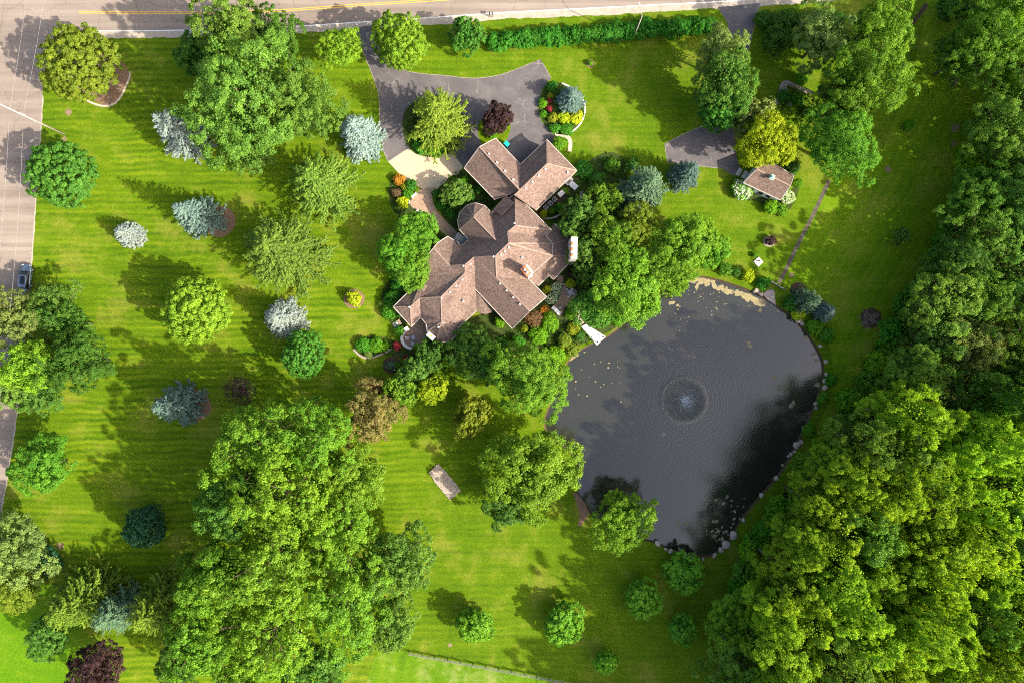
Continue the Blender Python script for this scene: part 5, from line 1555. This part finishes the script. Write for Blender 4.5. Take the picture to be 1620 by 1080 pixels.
 ('bush', 628, 547, 8, 1.2, 'red', 'red shrub beside the curved terrace wall'),
 ('bush', 642, 566, 6, .9, 'red', 'small red shrub south of the terrace'),
 ('bush', 575, 545, 12, 1.3, 'green', 'green shrub at the west end of the south bed'),
 ('bush', 595, 546, 13, 1.3, 'vivid', 'bright shrub in the middle of the south bed'),
 ('bush', 608, 548, 9, 1.1, 'lime', 'lime shrub at the east end of the south bed'),
 ('bush', 583, 560, 8, .9, 'sage', 'pale grey-green shrub at the front of the south bed'),
 ('bush', 618, 578, 9, 1.1, 'bluegreen', 'grey-green shrub in the round bed south of the terrace'),
 ('bush', 627, 577, 6, .8, 'vivid', 'tiny bright shrub in the round bed south of the terrace'),
 ('bush', 650, 580, 9, 1.6, 'green', 'green shrub between the round bed and dark tree'),
 # patio planting
 ('ball', 903, 496, 11, 1.7, 'vivid', 'clipped bright green ball at the south of the patio'),
 ('flower', 874, 472, 12, 1.5, 'mid', 'white-flowering shrub between the gable and the patio'),
 ('flower', 880, 455, 10, 1.3, 'mid', 'white-flowering shrub in the corner by the patio path'),
 ('bush', 866, 458, 9, 1.0, 'chartreuse', 'yellow-green shrub in the roof corner by the patio'),
 ('bush', 903, 448, 10, .9, 'chartreuse', 'yellow-green low shrub on the north rim of the patio'),
 ('bush', 862, 490, 8, 1.2, 'orange', 'orange shrub near the lounge chair'),
 ('bush', 845, 505, 17, 1.6, 'brown', 'brown shrub beside the southeast gable'),
 ('bush', 870, 510, 17, 1.8, 'bright', 'bright shrub southwest of the patio'),
 ('bush', 852, 530, 16, 1.6, 'lime', 'lime shrub south of the brown gable shrub'),
 ('bush', 830, 520, 7, 1.1, 'gold', 'small golden shrub at the tip of the southeast gable'),
 ('bush', 907, 520, 11, 1.4, 'gold', 'golden shrub left of the white dock'),
 ('bush', 893, 540, 14, 1.5, 'olive', 'olive shrub on the bank below the dock'),
 ('bush', 917, 532, 8, 1.0, 'deep', 'dark shrub right against the dock edge'),
 ('bush', 790, 510, 10, 1.2, 'lime', 'lime shrub below the rounded south bay'),
 ('bush', 820, 540, 12, 1.5, 'green', 'green shrub at the foot of the southeast gable'),
 ('bush', 860, 338, 8, 1.2, 'chartreuse', 'yellow-green shrub south of the cooling units'),
 ('bush', 873, 334, 7, 1.0, 'bright', 'bright shrub among the cooling units'),
 ('bush', 884, 328, 8, 1.2, 'green', 'green shrub beside the cooling units'),
 ('bush', 895, 302, 7, 1.0, 'lime', 'lime shrub between the generator and white landing'),
 ('bush', 945, 285, 14, 1.6, 'deep', 'dark shrub in the bed east of the garage'),
 ('bush', 968, 262, 13, 1.5, 'mid', 'green shrub at the north of the east garage bed'),
 ('bush', 975, 298, 10, 1.4, 'chartreuse', 'yellow-green shrub below the east garage bed'),
 # filling plants in the garden by the paths
 ('bush', 1268, 126, 11, 1.5, 'vivid', 'bright shrub north of the garden paths'),
 ('bush', 1240, 152, 11, 1.0, 'hedge', 'green plants enclosed by the garden paths'),
 ('bush', 1262, 158, 13, 1.2, 'green', 'green plants right of the garden paths'),
 ('bush', 1280, 178, 12, 1.3, 'mid', 'green shrub at the south of the garden paths'),
]
for row in T: plant(*row)

# clipped roadside hedge and its continuation beyond the east drive
for i in range(22):
    t = i / 21
    plant('bush', 785 + 335 * t, 66 - 26 * t + random.uniform(-2, 2), random.uniform(15, 18), random.uniform(2.4, 3.1), 'hedge',
          'deep green shrub in the long roadside hedge, %s from the west end' % ordw(i + 1), 'shrubs of the roadside hedge')
for i in range(7):
    plant('bush', 1208 + 19 * i, 34 + random.uniform(-4, 3), random.uniform(14, 17), random.uniform(2.2, 2.8), 'deep',
          'dark shrub in the hedge right of the east drive, %s from the drive' % ordw(i + 1), 'shrubs of the east roadside hedge')

# the wood along the east side
def in_poly(x, y, P):
    c = False; j = len(P) - 1
    for i in range(len(P)):
        if (P[i][1] > y) != (P[j][1] > y) and x < (P[j][0] - P[i][0]) * (y - P[i][1]) / (P[j][1] - P[i][1]) + P[i][0]: c = not c
        j = i
    return c
WOOD = [(1670, -60), (1640, 130), (1605, 180), (1565, 270), (1545, 330), (1525, 400), (1480, 450), (1452, 520), (1420, 570), (1390, 640), (1365, 690), (1300, 740), (1262, 790), (1215, 825), (1200, 870), (1215, 930), (1175, 985), (1168, 1100), (1160, 1190), (1130, 1260), (1250, 1340), (1680, 1340), (1680, 700), (1760, 600), (1760, -60)]
FLOOR = [(1640, -100), (1590, 60), (1545, 160), (1490, 330), (1465, 395), (1410, 490), (1375, 555), (1318, 665), (1262, 745), (1206, 815), (1165, 890), (1140, 1000), (1110, 1120), (1080, 1400), (2100, 1400), (2100, -100)]
def wood():
    rs = random.Random(42)
    tall = [(1273, 854), (1301, 803), (1333, 751), (1374, 703), (1246, 908), (1236, 965), (1230, 1025)]
    pts = list(tall)
    for k in range(18000):
        x, y = rs.uniform(1120, 1900), rs.uniform(-60, 1340)
        if not in_poly(x, y, WOOD): continue
        far = 57 if y < 600 else 60
        if all((x - a) ** 2 + (y - b) ** 2 > far ** 2 for a, b in pts): pts.append((x, y))
    bands = [(-100, 120, 'level with the top road'), (120, 330, 'level with the shed'), (330, 480, 'beside the middle of the mown field'), (480, 620, 'beside the south end of the field'), (620, 740, 'level with the fountain'),
             (740, 860, 'level with the south pond bank'), (860, 980, 'level with the young lawn trees'), (980, 1075, 'at the bottom of the picture'), (1075, 1400, 'below the bottom edge')]
    words = dict(dark='dark', deep='deep-green', mid='mid-green', bright='bright', lime='yellow-green', vivid='vivid', sage='grey-green', olive='olive')
    for lo, hi, where in bands:
        row = sorted(p for p in pts if lo <= p[1] < hi)
        for i, (x, y) in enumerate(row):
            u = rs.random()
            if y < 560: col = 'dark' if u < .35 else 'deep' if u < .75 else 'mid' if u < .93 else 'sage'
            elif y < 660: col = 'mid' if u < .5 else 'deep' if u < .7 else 'bright'
            elif x > 1560 and 800 < y < 960: col = 'dark'
            else: col = 'bright' if u < .42 else 'lime' if u < .85 else 'mid'
            H = rs.uniform(22, 28) if y > 640 else rs.uniform(14, 18.5)
            while H > 8:
                b = G(x, y, H * .63); bx, by = 810 + b.x * PXM, 540 - b.y * PXM
                if in_poly(bx, by, FLOOR): break
                H -= 1.0
            else: continue
            if (x, y) in tall: H = 24
            elif H < 13 and 620 < y < 980: continue
            kd = rs.random()
            plant('big' if kd < .5 else 'open' if kd < .8 else 'broad', x, y, rs.uniform(50, 64), H, col, '%s wood tree %s, %s from the left' % (words[col], where, ordw(i + 1)), 'trees of the east wood')
wood()
for x, y, r_, lb in ((1485, 462, 26, 'brown leafless tree among dark crowns in the east wood'),):
    t = plant('bare', x, y, r_, 13, 'brown', lb)

EDGE_LINE = [(1590, 110), (1560, 175), (1530, 250), (1502, 330), (1478, 395), (1450, 445), (1420, 492), (1385, 555), (1352, 610), (1325, 662), (1298, 705), (1268, 748), (1240, 785), (1212, 820), (1188, 862), (1172, 905), (1160, 950), (1150, 1000), (1142, 1060)]
for i in range(54):
    t = i / 53 * (len(EDGE_LINE) - 1.001); k = int(t); f = t - k
    x = EDGE_LINE[k][0] * (1 - f) + EDGE_LINE[k + 1][0] * f + random.uniform(0, 22); y = EDGE_LINE[k][1] * (1 - f) + EDGE_LINE[k + 1][1] * f + random.uniform(-6, 10)
    plant('bush', x, y, random.uniform(16, 27), random.uniform(2.2, 5.0), random.choice(['deep', 'mid', 'mid', 'green', 'bright']) if y < 600 else random.choice(['mid', 'bright', 'vivid', 'green']),
          'leafy shrub on the edge of the east wood, %s from its north end' % ordw(i + 1), 'shrubs along the edge of the wood')

def bed_plants():
    """low leafy cover between the shrubs of the beds"""
    r = np.random.default_rng(21)
    polys = [([(612, 300), (622, 280), (640, 285), (660, 300), (648, 322), (640, 340), (618, 330)], 60), ([(700, 285), (725, 270), (740, 270), (790, 320), (770, 335), (728, 372), (708, 348), (690, 318)], 160),
             ([(866, 345), (905, 305), (935, 255), (965, 240), (990, 252), (992, 290), (1010, 330), (1010, 400), (1040, 440), (985, 508), (930, 505), (912, 440), (905, 400)], 900),
             ([(955, 532), (920, 548), (870, 562), (820, 560), (780, 540), (845, 500), (872, 505), (912, 515)], 260), ([(600, 470), (616, 442), (640, 442), (640, 515), (622, 515), (606, 500)], 130),
             ([(558, 548), (575, 536), (600, 532), (632, 548), (620, 556), (600, 560), (585, 566)], 90), ([(860, 135), (890, 134), (920, 156), (925, 185), (898, 210), (868, 203), (855, 185)], 110), ([(640, 192), (644, 230), (690, 247), (728, 228), (730, 180), (690, 155)], 160),
             ([(640, 560), (760, 560), (800, 590), (700, 600), (640, 590)], 160), ([(1225, 165), (1245, 135), (1290, 150), (1300, 200), (1270, 215), (1250, 180)], 200)]
    cen = []
    for P, n in polys:
        xs = [p[0] for p in P]; ys = [p[1] for p in P]; k = 0
        while k < n:
            x, y = r.uniform(min(xs), max(xs)), r.uniform(min(ys), max(ys))
            if in_poly(x, y, P): cen.append(G(x, y)[:]); k += 1
    cen = np.array(cen); rad = r.uniform(.18, .5, len(cen)); tb = r.uniform(0, 1, len(cen))
    idx = np.repeat(np.arange(len(cen)), 16); n = len(idx)
    d = rdir(r, n); d[:, 2] = np.abs(d[:, 2])
    P = cen[idx] + d * rad[idx][:, None] * r.uniform(.6, 1.1, (n, 1)); P[:, 2] = np.maximum(P[:, 2], .06)
    me = card_mesh('bed_plants', P, d + r.normal(0, .4, d.shape), r.normal(size=d.shape), np.full(n, .2), np.full(n, .14), tb[idx] * .7 + .3 * r.uniform(0, 1, n), leaf_m)
    o = bpy.data.objects.new('bed_plants', me); o.color = (0.09, 0.22, 0.014, 1)
    COL.objects.link(o)
    tag(o, 'low leafy ground cover filling the garden beds round the house', 'ground cover', None, 'stuff')
bed_plants()

def undergrowth():
    r = np.random.default_rng(11)
    P = []
    poly = [(1560, 180), (1500, 330), (1478, 395), (1420, 490), (1385, 555), (1330, 660), (1275, 742), (1215, 818), (1180, 890), (1155, 1000), (1145, 1085), (1620, 1085), (1620, 120)]
    cen = []
    while len(cen) < 2800:
        x, y = r.uniform(1140, 1620), r.uniform(120, 1085)
        if in_poly(x, y, poly): cen.append(G(x, y)[:])
    cen = np.array(cen)
    idx = np.repeat(np.arange(len(cen)), 26)
    n = len(idx)
    d = rdir(r, n); d[:, 2] = np.abs(d[:, 2])
    rad = r.uniform(.5, 1.7, len(cen))
    P = cen[idx] + d * rad[idx][:, None] * r.uniform(.6, 1.1, (n, 1))
    P[:, 2] = np.maximum(P[:, 2], .06)
    me = card_mesh('undergrowth', P, d + r.normal(0, .5, d.shape), r.normal(size=d.shape), np.full(n, .34), np.full(n, .24), r.uniform(0, 1, n), leaf_m)
    o = bpy.data.objects.new('undergrowth', me); o.color = (*KC['mid'], 1)
    COL.objects.link(o)
    tag(o, 'low green undergrowth covering the floor of the east wood', 'undergrowth', None, 'stuff')
undergrowth()
